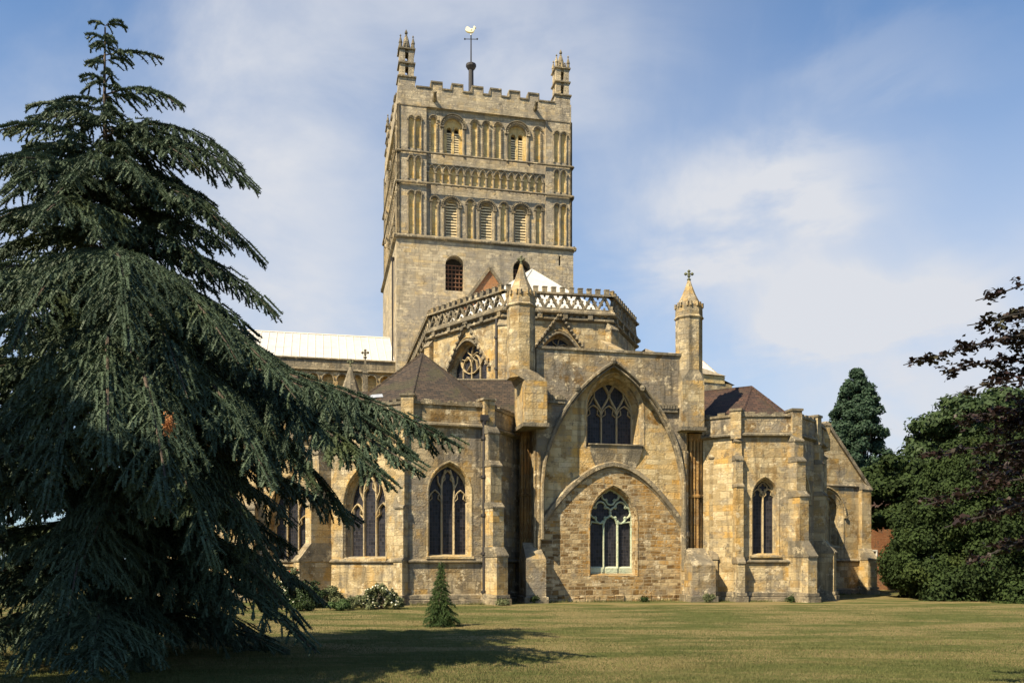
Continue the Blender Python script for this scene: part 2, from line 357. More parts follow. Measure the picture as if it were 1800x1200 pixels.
def arch(s0, s1, z0, zs, za, n=9, kind='point'):
    a = (s1 - s0) / 2; c = (s0 + s1) / 2; h = za - zs; right = []
    for i in range(n + 1):
        if kind == 'round': th = math.pi / 2 * i / n; right.append((c + a * math.cos(th), zs + h * math.sin(th)))
        elif h >= a * .98:
            Rr = (a * a + h * h) / (2 * a); amax = math.acos(max(-1, min(1, (Rr - a) / Rr))); th = amax * i / n
            right.append((c + a - Rr + Rr * math.cos(th), zs + Rr * math.sin(th) * (h / (Rr * math.sin(amax)))))
        else:
            x = a * math.cos(math.pi / 2 * i / n); right.append((c + x, zs + h * (1 - (x / a) ** 1.8)))
    left = [(2 * c - x, z) for x, z in right[:-1]][::-1]
    return [(s0, z0), (s1, z0)] + right + left
def arcpath(o): return o[2:]                       # from right springing over the apex to left springing
def sweep(mb, F, path, w_, d0, d1, front=.5, mi=0, closed=False):
    n = len(path); ring = []
    for i in range(n):
        if closed: a, b = Vector(path[i - 1]), Vector(path[(i + 1) % n])
        else: a, b = Vector(path[max(i - 1, 0)]), Vector(path[min(i + 1, n - 1)])
        t = b - a
        if t.length < 1e-6: t = Vector((1, 0))
        t.normalize(); m_ = Vector((-t.y, t.x)); p = Vector(path[i]); sc = 1.0
        if 0 < i < n - 1 or closed:
            e1 = (p - Vector(path[i - 1])); e2 = (Vector(path[(i + 1) % n]) - p)
            if e1.length > 1e-6 and e2.length > 1e-6:
                e1.normalize(); e2.normalize(); sc = 1 / max(.45, math.sqrt(max(0, (1 + e1.dot(e2)) / 2)))
        h = w_ / 2 * sc
        A, B = p + m_ * h, p - m_ * h; a2, b2 = p + m_ * h * front, p - m_ * h * front; dm = d0 + (d1 - d0) * .35
        ring.append([F.pt(A.x, A.y, d1), F.pt(A.x, A.y, dm), F.pt(a2.x, a2.y, d0), F.pt(b2.x, b2.y, d0), F.pt(B.x, B.y, dm), F.pt(B.x, B.y, d1)])
    pts = [q for r in ring for q in r]; fs = []
    m6 = 6
    for i in range(n if closed else n - 1):
        j = (i + 1) % n
        for k in range(5): fs.append((i * m6 + k, j * m6 + k, j * m6 + k + 1, i * m6 + k + 1))
    if not closed: fs.append(tuple(range(6))); fs.append(tuple((n - 1) * 6 + k for k in range(6))[::-1])
    mb.add(pts, fs, mi)
def string_course(mb, F, s0, s1, z, h=.16, proj=.12, mi=0):
    pr = [(0, z + h * .9), (-proj, z + h * .25), (-proj, z - h * .1), (-proj * .5, z - h * .35), (0, z - h * .5)]
    pts = [F.pt(s0, b, a) for a, b in pr] + [F.pt(s1, b, a) for a, b in pr]; n = len(pr)
    mb.add(pts, [(i, i + 1, n + i + 1, n + i) for i in range(n - 1)] + [tuple(range(n))[::-1], tuple(n + i for i in range(n))], mi)

def circle(c, z, r, n=14, a0=0, a1=2 * math.pi): return [(c + r * math.cos(a0 + (a1 - a0) * i / n), z + r * math.sin(a0 + (a1 - a0) * i / n)) for i in range(n + (0 if a1 - a0 > 6.2 else 1))]
def quatrefoil(c, z, r, rot=0.0, n=7):
    pts = []
    for q in range(4):
        a = rot + q * math.pi / 2; cx, cz = c + r * .5 * math.cos(a), z + r * .5 * math.sin(a)
        for i in range(n): th = a - R(100) + R(200) * i / (n - 1); pts.append((cx + r * .5 * math.cos(th), cz + r * .5 * math.sin(th)))
    return pts

ABBEY = empty('abbey_church', (4.4, 42.7, 0))
tag(ABBEY, 'large golden stone abbey church with square Norman tower and polygonal chapels', 'church')

def window(F, s0, s1, z0, zs, za, depth=.5, splay=.14, lights=3, style='main', hood=True, frame='stone', trac='tracery', sill=True, kind='point', md=0.0, label=None):
    """cut outline returned; builds window (reveals, hood, sill) > tracery, glass"""
    o1 = arch(s0, s1, z0, zs, za, kind=kind); i0, i1 = s0 + splay, s1 - splay
    o2 = arch(i0, i1, z0 + splay * .9, zs, za - splay * 1.25, kind=kind)
    mb = MB(); mid = [((a[0] * .5 + b[0] * .5), (a[1] * .5 + b[1] * .5)) for a, b in zip(o1, o2)]
    reveal(mb, F, o1, md, mid, md + depth * .25); reveal(mb, F, mid, md + depth * .25, mid, md + depth * .5)
    reveal(mb, F, mid, md + depth * .5, o2, md + depth)
    reveal(mb, F, o2, md + depth, o2, md + depth + .25)
    sweep(mb, F, [(s1 + .03, z0)] + arcpath(arch(s0 - .03, s1 + .03, z0, zs, za + .04, kind=kind)) + [(s0 - .03, z0)], .09, md - .025, md + .05)
    if hood:
        sweep(mb, F, arcpath(arch(s0 - .13, s1 + .13, z0, zs, za + .17, kind=kind)), .11, md - .11, md + .03)
        for q in (s0 - .13, s1 + .13): fbox(mb, F, q - .09, q + .09, zs - .16, zs + .02, md - .13, md + .02)
    if sill: fbox(mb, F, s0 - .12, s1 + .12, z0 - .12, z0 + .06, md - .12, md + .35, zt=z0 - .02)
    wo_ = mb.build('window', frame, ABBEY)
    if label: wo_['label'] = label
    D = md + depth
    g = MB(); panel(g, F, o2, d=D + .14); g.build('glass', 'glass', wo_)
    t = MB(); W_ = i1 - i0; h0, ha = z0 + splay * .9, za - splay * 1.25; mw = .085
    sweep(t, F, [(i1, h0)] + arcpath(o2) + [(i0, h0)], .09, D, D + .14)
    def bar(p, w_=mw): sweep(t, F, p, w_, D, D + .15)
    def lancet(a, b, zb, zs_, zt_, cusp=True):
        bar(arcpath(arch(a, b, zb, zs_, zt_, n=6)), mw * .8)
        if cusp:
            c = (a + b) / 2; r = (b - a) / 2
            for sg in (-1, 1): bar([(c + sg * r, zs_), (c + sg * r * .45, zs_ + (zt_ - zs_) * .28), (c + sg * r * .52, zs_ + (zt_ - zs_) * .62)], mw * .45)
    if lights == 3 and style == 'main':
        m1, m2 = i0 + W_ * .34, i1 - W_ * .34; zl = zs - (za - zs) * .28
        for m_, e, sg in ((m1, i0, -1), (m2, i1, 1)):
            bar([(m_, h0), (m_, zs + (ha - zs) * .3), (m_ - sg * W_ * .03, zs + (ha - zs) * .52), (m_ - sg * W_ * .1, zs + (ha - zs) * .85)])
            lancet(min(m_, e), max(m_, e), h0, zl, zl + W_ * .30)
            bar([(m_, zs + (ha - zs) * .15), (m_ + sg * W_ * .09, zs + (ha - zs) * .4), (m_ + sg * W_ * .1, zs + (ha - zs) * .62)], mw * .7)
        lancet(m1 + .0, m2, h0, zs + (ha - zs) * .38, zs + (ha - zs) * .82)
    elif lights == 2:
        c = (i0 + i1) / 2; zl = zs - .02
        bar([(c, h0), (c, zs + (ha - zs) * .12)])
        lancet(i0, c, h0, zl, zl + W_ * .38); lancet(c, i1, h0, zl, zl + W_ * .38)
        sweep(t, F, quatrefoil(c, zs + (ha - zs) * .58, W_ * .2), mw * .6, D, D + .14, closed=True)
    elif style == 'reticulated':
        m1, m2 = i0 + W_ / 3, i0 + 2 * W_ / 3; zl = zs - .1; hh = W_ * .34
        for a, b in ((i0, m1), (m1, m2), (m2, i1)):
            c = (a + b) / 2; r = (b - a) / 2
            for sg in (-1, 1): bar([(c + sg * r, zl), (c + sg * r * .95, zl + hh * .35), (c + sg * r * .4, zl + hh * .75), (c, zl + hh * 1.15)], mw * .8)
            lancet(a, b, h0, zl - .1, zl + hh * .62)
        bar([(m1, h0), (m1, zl)]); bar([(m2, h0), (m2, zl)])
        r = W_ / 6
        for c in (m1, m2):
            z_ = zl + hh * 1.0
            for sg in (-1, 1): bar([(c, z_ - hh * .65), (c + sg * r * .9, z_ + hh * .1), (c + sg * r * .9, z_ + hh * .45), (c, z_ + hh * 1.25)], mw * .8)
        c = (i0 + i1) / 2; z_ = zl + hh * 2.0
        for sg in (-1, 1): bar([(c, z_ - hh * .75), (c + sg * r, z_ + hh * .05), (c + sg * r * .8, z_ + hh * .5), (c, ha)], mw * .8)
    elif style == 'quatrefoils':
        m1, m2 = i0 + W_ / 3, i0 + 2 * W_ / 3; rr = W_ * .245; H = ha - zs; zq = zs + H * .27
        sweep(t, F, quatrefoil(i0 + W_ * .265, zq, rr), mw, D, D + .15, closed=True)
        sweep(t, F, quatrefoil(i1 - W_ * .265, zq, rr), mw, D, D + .15, closed=True)
        sweep(t, F, quatrefoil((i0 + i1) / 2, zq + rr * 1.55, rr * .84), mw, D, D + .15, closed=True)
        zt_ = zs + H * .02
        for m_, sg in ((m1, -1), (m2, 1)):
            bar([(m_, h0), (m_, zs - H * .12), (m_ + sg * .03, zs), (i0 + W_ * .265 if sg < 0 else i1 - W_ * .265, zq - rr)])
            bar([(m_, zs - H * .12), (m_ - sg * W_ * .06, zs + H * .08), ((i0 + i1) / 2, zq - rr * .3)], mw * .8)
            e = i0 if sg < 0 else i1
            bar([(e, zs - H * .2), (e - sg * W_ * .05, zs - H * .02), ((i0 + W_ * .24) if sg < 0 else (i1 - W_ * .24), zq - rr * .95)], mw * .8)
        for a, b in ((i0, m1 - .05), (m1 + .05, m2 - .05), (m2 + .05, i1)): fbox(t, F, a + .02, b, h0 - .02, h0 + .33, D - .03, D + .14, zt=h0 + .26)
    elif style == 'wheel':
        n = 4
        for q in range(1, n): x = i0 + W_ * q / n; bar([(x, h0), (x, zs - .1)], mw * .8)
        for q in range(n): lancet(i0 + W_ * q / n, i0 + W_ * (q + 1) / n, h0, zs - .15, zs + W_ * .17, False)
        c = (i0 + i1) / 2; zc = zs + (ha - zs) * .42; r = W_ * .33
        sweep(t, F, circle(c, zc, r), mw * .8, D, D + .14, closed=True)
        for q in range(6):
            a = q * math.pi / 3; bar([(c, zc), (c + r * .5 * math.cos(a + .35), zc + r * .5 * math.sin(a + .35)), (c + r * math.cos(a), zc + r * math.sin(a))], mw * .55)
    t.build('tracery', trac, wo_)
    return o1

def buttress(p, nrm, width, stages, mat='stone', zb=-.1, name='buttress', cap='trim'):
    """stages: (top z, projection) from the ground up; sloped weatherings between. p on the wall, nrm outward"""
    nrm = Vector(nrm).normalized(); t = Vector((-nrm.y, nrm.x)); F = Fr(Vector(p) - t * width / 2, Vector(p) + t * width / 2)
    mb = MB(); z0 = zb; L = F.L
    for i, (zt, pr) in enumerate(stages):
        nx = stages[i + 1][1] if i + 1 < len(stages) else 0.0
        sl = min(.9, max(.12, (pr - nx) * 1.35))
        fbox(mb, F, 0, L, z0, zt, -pr, .35)
        a = [F.pt(-.03, zt - .05, -pr - .05), F.pt(L + .03, zt - .05, -pr - .05), F.pt(L + .03, zt - .05, .3), F.pt(-.03, zt - .05, .3)]
        b = [F.pt(-.03, zt + .02, -pr - .05), F.pt(L + .03, zt + .02, -pr - .05), F.pt(L + .03, zt + sl, -nx + .001), F.pt(-.03, zt + sl, -nx + .001)]
        c = [F.pt(L + .03, zt + sl, .3), F.pt(-.03, zt + sl, .3)]
        mb.add(a + b + c, [(0, 1, 5, 4), (4, 5, 6, 7), (1, 2, 8, 6, 5), (3, 0, 4, 7, 9), (7, 6, 8, 9)], 1)
        z0 = zt - .02
    # plinth
    pr = stages[0][1]; fbox(mb, F, -.12, L + .12, zb, .33, -pr - .14, .2, 1, zt=.26); fbox(mb, F, -.07, L + .07, .3, .52, -pr - .08, .2, 1, zt=.44)
    return mb.build(name, [mat, cap], ABBEY)

def cross_finial(mb, x, y, z, h, mi=0):
    mb.lathe(x, y, [(.02, z - .05), (h * .16, z), (h * .20, z + h * .1), (h * .08, z + h * .2), (h * .07, z + h * .45)], 8, mi=mi)
    r = h * .16
    for dx, dz in ((0, .85), (-.3, .6), (.3, .6), (0, .6), (0, .4)):
        mb.lathe(x + dx * h, y, [(.01, z + h * dz - r), (r * .8, z + h * dz - r * .5), (r, z + h * dz), (r * .8, z + h * dz + r * .5), (.01, z + h * dz + r)], 6, mi=mi)
def crockets(mb, F, a, b, n, r=.09, d=-.12):
    for i in range(n):
        q = (i + .5) / n; s_ = a[0] + (b[0] - a[0]) * q; z_ = a[1] + (b[1] - a[1]) * q; x, y, z = F.pt(s_, z_, d)
        mb.lathe(x, y, [(.01, z - r), (r, z - r * .3), (r * .8, z + r * .6), (.01, z + r)], 6)

# ------------------------------------------------------------------ ground
g = MB(); g.quad((-700, -250, 0), (700, -250, 0), (700, 1500, 0), (-700, 1500, 0))
tag(g.build('lawn', 'lawn'), kind='structure')

# ------------------------------------------------------------------ TOWER
U = Vector((.9764, .2158)); V = Vector((-.2158, .9764))
TSE = Vector((-9.17, 70.0)); TW = 14.6
TNE = TSE + U * TW; TNW = TNE + V * TW; TSW = TSE + V * TW
FE_ = Fr(TSE, TNE); FS_ = Fr(TSW, TSE); FN_ = Fr(TNE, TNW); FW_ = Fr(TNW, TSW)
ez = lambda px, py: FE_.z(px, py); es = lambda px: FE_.s(px)
Z1 = ez(700, 415); Z2 = ez(705, 318.5); Z3 = ez(702, 264); Z4 = ez(705, 181); Z5 = ez(745, 153)
def rect(a, b, c, d): return [(a, c), (b, c), (b, d), (a, d)]
tw = MB(); arc = MB(); strg = MB(); twtr = MB()
SL, SR = es(750), es(960)
ops = []
zz = lambda py: ez(857, py)
for fi, F in enumerate((FE_, FS_, FN_, FW_)):
    L = F.L
    # stage 1
    h1 = arch(es(783), es(815.5), ez(799, 511), ez(799, 466), ez(799, 449), kind='round'); h2 = arch(es(902), es(933), ez(918, 519), ez(918, 473), ez(918, 457), kind='round')
    h3 = rect(es(982), es(985.5), ez(984, 467), ez(984, 450))
    holes = [h1, h2, h3] if fi in (0, 2, 3) else [rect(4.0, 4.25, 23.3, 24.6)]
    panel(tw, F, rect(0, L, -.1, Z1), holes)
    for h in holes: reveal(tw, F, h, 0, h, .9)
    if fi == 0:
        for hh in (h1, h2):
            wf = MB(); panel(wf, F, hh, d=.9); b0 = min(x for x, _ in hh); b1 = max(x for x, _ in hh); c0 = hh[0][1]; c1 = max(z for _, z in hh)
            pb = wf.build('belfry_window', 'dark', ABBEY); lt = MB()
            for q in range(1, 5): x = b0 + (b1 - b0) * q / 5; fbox(lt, F, x - .035, x + .035, c0, c0 + (c1 - c0) * .78, .5, .56)
            for q in range(0, 7): z_ = c0 + .12 + (c1 - c0) * .72 * q / 6; fbox(lt, F, b0, b1, z_ - .035, z_ + .035, .46, .5)
            lt.build('lattice', 'lattice', pb)
    elif fi in (2, 3):
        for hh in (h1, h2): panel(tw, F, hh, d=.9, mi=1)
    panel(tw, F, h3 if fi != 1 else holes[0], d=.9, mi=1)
    # corner pilasters stages 2..4 and the recessed field
    zs_ = [(Z1, Z2, 2), (Z2, Z3, 3), (Z3, Z4, 4)]
    for (za_, zb_, st) in zs_:
        for (a, b, pcs) in ((.15, SL, (723.5, 736)), (SR, L - .15, (979.5, 991.5))):
            hs = []
            for pc in pcs:
                c = es(pc); hw = .20
                zb0 = za_ + .35; ztop = zb_ - {2: .95, 3: .75, 4: 1.2}[st]
                hs.append(arch(c - hw, c + hw, zb0, ztop, ztop + hw, n=5, kind='round') if st != 3 else arch(c - hw, c + hw, zb0, ztop, ztop + hw * 1.9, n=5))
            panel(tw, F, rect(a, b, za_, zb_), hs, d=.12)
            for h in hs: reveal(tw, F, h, .12, h, .24, mi=0); panel(tw, F, h, d=.24, mi=2)
            for h in hs:
                c = (h[0][0] + h[1][0]) / 2
                sweep(arc, F, arcpath(arch(c - .3, c + .3, 0, h[2][1], h[2][1] + (.34 if st != 3 else .5), n=6, kind='round')), .13, .0, .13)
            xs = sorted(h[0][0] for h in hs); 
            for x in (xs[0] - .06, xs[0] + .48, xs[1] + .44): sweep(arc, F, [(x, za_ + .3), (x, hs[0][2][1])], .1, .03, .14)
        for sgn, e in ((1, SL), (-1, SR)):   # returns of the pilasters
            q = [F.pt(e, za_, .12), F.pt(e, za_, .36), F.pt(e, zb_, .36), F.pt(e, zb_, .12)]
            tw.add(q, [(0, 1, 2, 3) if sgn > 0 else (3, 2, 1, 0)], 0)
        for e in (.15, L - .15): 
            for k_ in (.04, -.04): sweep(arc, F, [(e + (.07 if e < 1 else -.07), za_), (e + (.07 if e < 1 else -.07), zb_)], .12, .04, .14)
    d = .36
    # stage 2: three louvred openings and four narrow niches
    bigs = []; hs = []
    for pc in (795, 857, 917.6):
        c = es(pc); bigs.append(arch(c - .56, c + .56, Z1 + .42, Z1 + .42 + 2.45, Z1 + .42 + 3.01, n=8, kind='round'))
    for pc in (765, 828, 887, 949):
        c = es(pc); hs.append(arch(c - .21, c + .21, Z1 + .32, Z2 - 1.15, Z2 - .93, n=5, kind='round'))
    panel(tw, F, rect(SL, SR, Z1, Z2), hs + bigs, d=d)
    for h in hs:
        reveal(tw, F, h, d, h, d + .1); panel(tw, F, h, d=d + .1, mi=2); c = (h[0][0] + h[1][0]) / 2
        for i in range(9):
            th = math.pi * i / 8; x, z_ = c + .36 * math.cos(th), h[2][1] + .36 * math.sin(th); fbox(arc, F, x - .05, x + .05, z_ - .06, z_ + .06, d - .14, d + .02)
        sweep(arc, F, arcpath(arch(c - .25, c + .25, 0, h[2][1], h[2][1] + .25, n=6, kind='round')), .08, d - .07, d + .02)
        for sg in (-1, 1):
            sweep(arc, F, [(c + sg * .29, Z1 + .3), (c + sg * .29, h[2][1] - .1)], .11, d - .1, d + .02); fbox(arc, F, c + sg * .3 - .12, c + sg * .3 + .12, h[2][1] - .14, h[2][1], d - .14, d + .02)
    for h in bigs:
        c = (h[0][0] + h[1][0]) / 2; zs0 = h[2][1]; inn = arch(c - .44, c + .44, h[0][1], zs0, zs0 + .46, n=8, kind='round')
        reveal(tw, F, h, d, h, d + .2); 
        pts = panel(tw, F, h, [inn], d=d + .2); reveal(tw, F, inn, d + .2, inn, d + .7, mi=2)
        for i in range(15):
            th = math.pi * i / 14; x, z_ = c + .72 * math.cos(th), zs0 + .72 * math.sin(th); fbox(arc, F, x - .05, x + .05, z_ - .06, z_ + .06, d - .16, d + .02)
        sweep(arc, F, arcpath(arch(c - .83, c + .83, 0, zs0, zs0 + .83, n=9, kind='round')), .09, d - .1, d + .02)
        sweep(arc, F, arcpath(arch(c - .6, c + .6, 0, zs0, zs0 + .6, n=9, kind='round')), .1, d - .06, d + .02)
        for sg in (-1, 1):
            sweep(arc, F, [(c + sg * .66, Z1 + .35), (c + sg * .66, zs0 - .1)], .14, d - .12, d + .02); fbox(arc, F, c + sg * .66 - .14, c + sg * .66 + .14, zs0 - .15, zs0, d - .16, d + .02)
        if fi < 2:
            lv = MB(); n_ = 13
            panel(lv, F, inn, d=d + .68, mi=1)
            for q in range(n_):
                z_ = h[0][1] + .1 + (3.0) * q / n_; hw = .44 if z_ < zs0 else math.sqrt(max(.01, .44 ** 2 - (z_ - zs0) ** 2))
                a = [F.pt(c - hw, z_, d + .25), F.pt(c + hw, z_, d + .25), F.pt(c + hw, z_ + .13, d + .5), F.pt(c - hw, z_ + .13, d + .5)]
                b = [(p[0], p[1], p[2] + .12) for p in a]; lv.hexa(a, b)
            lv.build('louvre', ['louvre', 'dark'], ABBEY)
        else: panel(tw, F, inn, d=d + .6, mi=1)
    # stage 3: interlaced arcade
    N = 16; p_ = (SR - SL - .3) / N; x0 = SL + .15; zt = Z3 - 1.02; hs = []
    for i in range(N):
        c = x0 + (i + .5) * p_; hs.append(arch(c - p_ * .36, c + p_ * .36, Z2 + .22, zt - .35, zt + .1, n=4))
    panel(tw, F, rect(SL, SR, Z2, Z3), hs, d=d)
    for h in hs: reveal(tw, F, h, d, h, d + .14); panel(tw, F, h, d=d + .14, mi=2)
    for i in range(N + 1):
        x = x0 + i * p_; sweep(arc, F, [(x, Z2 + .15), (x, zt - .42)], .09, d - .08, d + .02); fbox(arc, F, x - .11, x + .11, zt - .42, zt - .3, d - .11, d + .02)
    for i in range(-1, N):
        c = x0 + (i + 1) * p_
        pth = [(c + p_ * math.cos(a), zt - .3 + p_ * 1.05 * math.sin(a)) for a in [math.pi * j / 10 for j in range(11)]]
        pth = [q for q in pth if SL <= q[0] <= SR]
        if len(pth) > 2: sweep(arc, F, pth, .085, d - .09 - .015 * (i % 2), d + .02)
    # stage 4: two twin louvred windows, narrow niches
    hs = []; bigs = []
    for pc in (763, 836, 856.5, 877.5, 947):
        c = es(pc); hs.append(arch(c - .2, c + .2, Z3 + .28, Z4 - .92, Z4 - .72, n=5, kind='round'))
    for pc in (798, 911.5):
        c = es(pc); bigs.append(arch(c - .78, c + .78, Z3 + .1, Z4 - 1.35, Z4 - .57, n=9, kind='round'))
    panel(tw, F, rect(SL, SR, Z3, Z4), hs + bigs, d=d)
    for h in hs:
        reveal(tw, F, h, d, h, d + .1); panel(tw, F, h, d=d + .1, mi=2); c = (h[0][0] + h[1][0]) / 2
        sweep(arc, F, arcpath(arch(c - .38, c + .38, 0, h[2][1], h[2][1] + .38, n=7, kind='round')), .09, d - .12, d + .02)
        for i in range(8):
            th = math.pi * (i + .5) / 8; x, z_ = c + .28 * math.cos(th), h[2][1] + .28 * math.sin(th); fbox(arc, F, x - .035, x + .035, z_ - .035, z_ + .035, d - .09, d + .02)
        for sg in (-1, 1):
            z_ = Z3 + .3
            while z_ < h[2][1] - .1: fbox(arc, F, c + sg * .29 - .06, c + sg * .29 + .06, z_, z_ + .11, d - .09, d + .02); z_ += .19
    for h in bigs:
        c = (h[0][0] + h[1][0]) / 2; zs0 = h[2][1]; reveal(tw, F, h, d, h, d + .28)
        lz = Z3 + .15; inn = [arch(c + o - .2, c + o + .2, lz, zs0 - .12, zs0 + .1, n=5, kind='round') for o in (-.3, .3)]
        panel(tw, F, h, inn, d=d + .28, mi=2)
        for i_ in inn: reveal(tw, F, i_, d + .28, i_, d + .7, mi=2)
        sweep(arc, F, arcpath(arch(c - 1.05, c + 1.05, 0, zs0, zs0 + 1.05, n=10, kind='round')), .1, d - .15, d + .02)
        for i in range(17):
            th = math.pi * i / 16; x, z_ = c + .9 * math.cos(th), zs0 + .9 * math.sin(th); fbox(arc, F, x - .045, x + .045, z_ - .05, z_ + .05, d - .12, d + .02)
        for sg in (-1, 1): sweep(arc, F, [(c + sg * .88, Z3 + .1), (c + sg * .88, zs0)], .12, d - .1, d + .02); fbox(arc, F, c + sg * .92 - .16, c + sg * .92 + .16, zs0 - .1, zs0 + .04, d - .15, d + .02)
        if fi < 2:
            for i_ in inn:
                lv = MB(); panel(lv, F, i_, d=d + .68, mi=1); cc = (i_[0][0] + i_[1][0]) / 2
                for q in range(10):
                    z_ = lz + .06 + (zs0 - lz - .3) * q / 10
                    a = [F.pt(cc - .2, z_, d + .32), F.pt(cc + .2, z_, d + .32), F.pt(cc + .2, z_ + .12, d + .55), F.pt(cc - .2, z_ + .12, d + .55)]
                    lv.hexa(a, [(p[0], p[1], p[2] + .11) for p in a])
                lv.build('louvre', ['louvre', 'dark'], ABBEY)
        else:
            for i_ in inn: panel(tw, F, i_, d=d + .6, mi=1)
    # strings
    for z_, hgt, pr, dd in ((Z1, .28, .22, 0), (Z2, .15, .1, .06), (Z3, .14, .1, .06)):
        strg.mark(); string_course(strg, F, -pr if dd == 0 else .0, L + (pr if dd == 0 else 0), z_, hgt, pr)
    # beads on the pilaster string
    for i in range(30):
        for a, b in ((.15, SL), (SR, L - .15)):
            x = a + (b - a) * (i + .5) / 30; fbox(arc, F, x - .02, x + .02, Z2 - .1, Z2 + .02, -.12, 0)
    # top: plain band and battlements
    panel(tw, F, rect(.15, L - .15, Z4, Z5), d=.14)
    tw.add([F.pt(.15, Z4, .12), F.pt(L - .15, Z4, .12), F.pt(L - .15, Z4, .4), F.pt(.15, Z4, .4)], [(0, 1, 2, 3)], 0)
    strg.mark(); fbox(strg, F, .1, SL, Z4 - .08, Z4, .08, .3); strg.mark(); fbox(strg, F, SR, L - .1, Z4 - .08, Z4, .08, .3)
    par = MB()
    fbox(par, F, 1.5, L - 1.5, Z5 - 1.1, Z5, .45, .75); 
    ms = [es(x) for x in (768, 804.5, 840, 872, 905, 938.6)]
    edges = [1.5] 
    for m_ in ms:
        fbox(par, F, m_ - .42, m_ + .42, Z5, Z5 + .5, .14, .75); fbox(par, F, m_ - .48, m_ + .48, Z5 + .5, Z5 + .62, .06, .8, 1)
        for sg in (-1, 1): fbox(par, F, m_ + sg * .45 - .04, m_ + sg * .45 + .04, Z5, Z5 + .5, .08, .72, 1)
    for a, b in zip([1.55] + [m_ + .49 for m_ in ms], [m_ - .49 for m_ in ms] + [L - 1.55]): fbox(par, F, a, b, Z5, Z5 + .1, .06, .8, 1)
    if fi in (0, 1): par.build('tower_parapet', ['tower', 'trim'], ABBEY)
    else: par.build('tower_parapet', ['tower', 'trim'], ABBEY)
TOW = tw.build('tower_wall', ['tower', 'dark', 'niche'], ABBEY)
arc.build('arcade_moulding', 'trim', TOW); strg.build('string_course', 'trim', TOW)
rf = MB(); ctr = (TSE + TNW) / 2
rf.add([FE_.pt(.3, Z5 - .6, .4), FE_.pt(TW - .3, Z5 - .6, .4), (*(TNW + (ctr - TNW) * .04), Z5 - .6), (*(TSW + (ctr - TSW) * .04), Z5 - .6), (*ctr, Z5 + .1)], [(0, 1, 4), (1, 2, 4), (2, 3, 4), (3, 0, 4)])
rf.build('tower_roof', 'lead', ABBEY)
# gargoyles
for pc, py in ((764, 172), (941, 189)):
    s_ = es(pc); z_ = ez(pc, py) ; gb = MB()
    gb.tube([FE_.pt(s_, z_ - .15, .4), FE_.pt(s_, z_ - .1, -.1), FE_.pt(s_ - .05, z_ + .02, -.5), FE_.pt(s_ - .07, z_ + .12, -.75)], [.2, .17, .15, .1], 6)
    for sg in (-1, 1): gb.lathe(*FE_.pt(s_ - .05 + sg * .12, 0, -.5)[:2], [(.01, z_ + .1), (.06, z_ + .16), (.01, z_ + .32)], 5)
    gb.build('gargoyle', 'trim', ABBEY)
# pinnacles
for (c0, a, b) in ((TSE, 1, 1), (TNE, -1, 1), (TNW, -1, -1), (TSW, 1, -1)):
    c = c0 + U * a * .85 + V * b * .85; mb = MB(); PW = 1.0; Fp = Fr(c - U * .62 - V * .62, c + U * .62 - V * .62); W_ = 1.24
    z0, z1, z2, z3 = Z4 + .1, Z5 + .72, Z5 + 1.85, Z5 + 3.0
    fbox(mb, Fp, -.03, W_ + .03, z0, z1, -.01, W_ + .03); fbox(mb, Fp, -.13, W_ + .13, z1, z1 + .1, -.13, W_ + .13, 1)
    for (q0, q1) in ((z1 + .1, z2), (z2 + .1, z3)):
        for i in (0, 1):
            for j in (0, 1): fbox(mb, Fp, .06 + i * .70, .48 + i * .70, q0, q1, .06 + j * .70, .48 + j * .70)
        for Fq in (Fp, Fr(Fp.pt(0, 0, W_)[:2], Fp.pt(0, 0, 0)[:2]), Fr(Fp.pt(W_, 0, 0)[:2], Fp.pt(W_, 0, W_)[:2]), Fr(Fp.pt(W_, 0, W_)[:2], Fp.pt(0, 0, W_)[:2])):
            o = arch(.43, W_ - .43, q0, q1 - .45, q1 - .18, n=5, kind='round'); pg = [(.43, q1), (.43, q1 - .45)] + arcpath(o)[::-1] + [(W_ - .44, q1)]
            panel(mb, Fq, [(.43, q1 - .45)] + arcpath(o)[::-1][1:] + [(W_ - .43, q1), (.43, q1)], d=.16); 
            fbox(mb, Fq, .43, W_ - .43, q0, q0 + .2, .18, .3)
        fbox(mb, Fp, -.06, W_ + .06, q1, q1 + .1, -.06, W_ + .06, 1)
    for i in (0, 1):
        for j in (0, 1):
            x, y, _ = Fp.pt(.12 + i * 1.0, 0, .12 + j * 1.0); mb.lathe(x, y, [(.13, z3 + .1), (.12, z3 + .45), (.16, z3 + .5), (.03, z3 + 1.0), (.08, z3 + 1.06), (.02, z3 + 1.18)], 6, mi=1)
    for q in range(4):
        x, y, _ = Fp.pt(.62 + .42 * (q == 0) - .42 * (q == 1), 0, .62 + .42 * (q == 2) - .42 * (q == 3)); mb.lathe(x, y, [(.1, z3 + .1), (.09, z3 + .4), (.02, z3 + .75)], 5, mi=1)
    mb.lathe(c.x, c.y, [(.34, z3 + .1), (.32, z3 + .5), (.22, z3 + 1.0), (.06, z3 + 1.5), (.13, z3 + 1.58), (.11, z3 + 1.7), (.02, z3 + 1.9)], 8, mi=1)
    for q in range(8):
        for h_ in (.45, .7, .95): r_ = .36 - h_ * .2; an = q * math.pi / 4; mb.lathe(c.x + r_ * math.cos(an), c.y + r_ * math.sin(an), [(.01, z3 + h_ - .05), (.06, z3 + h_), (.01, z3 + h_ + .08)], 4, mi=1)
    mb.build('pinnacle', ['tower', 'trim'], ABBEY)
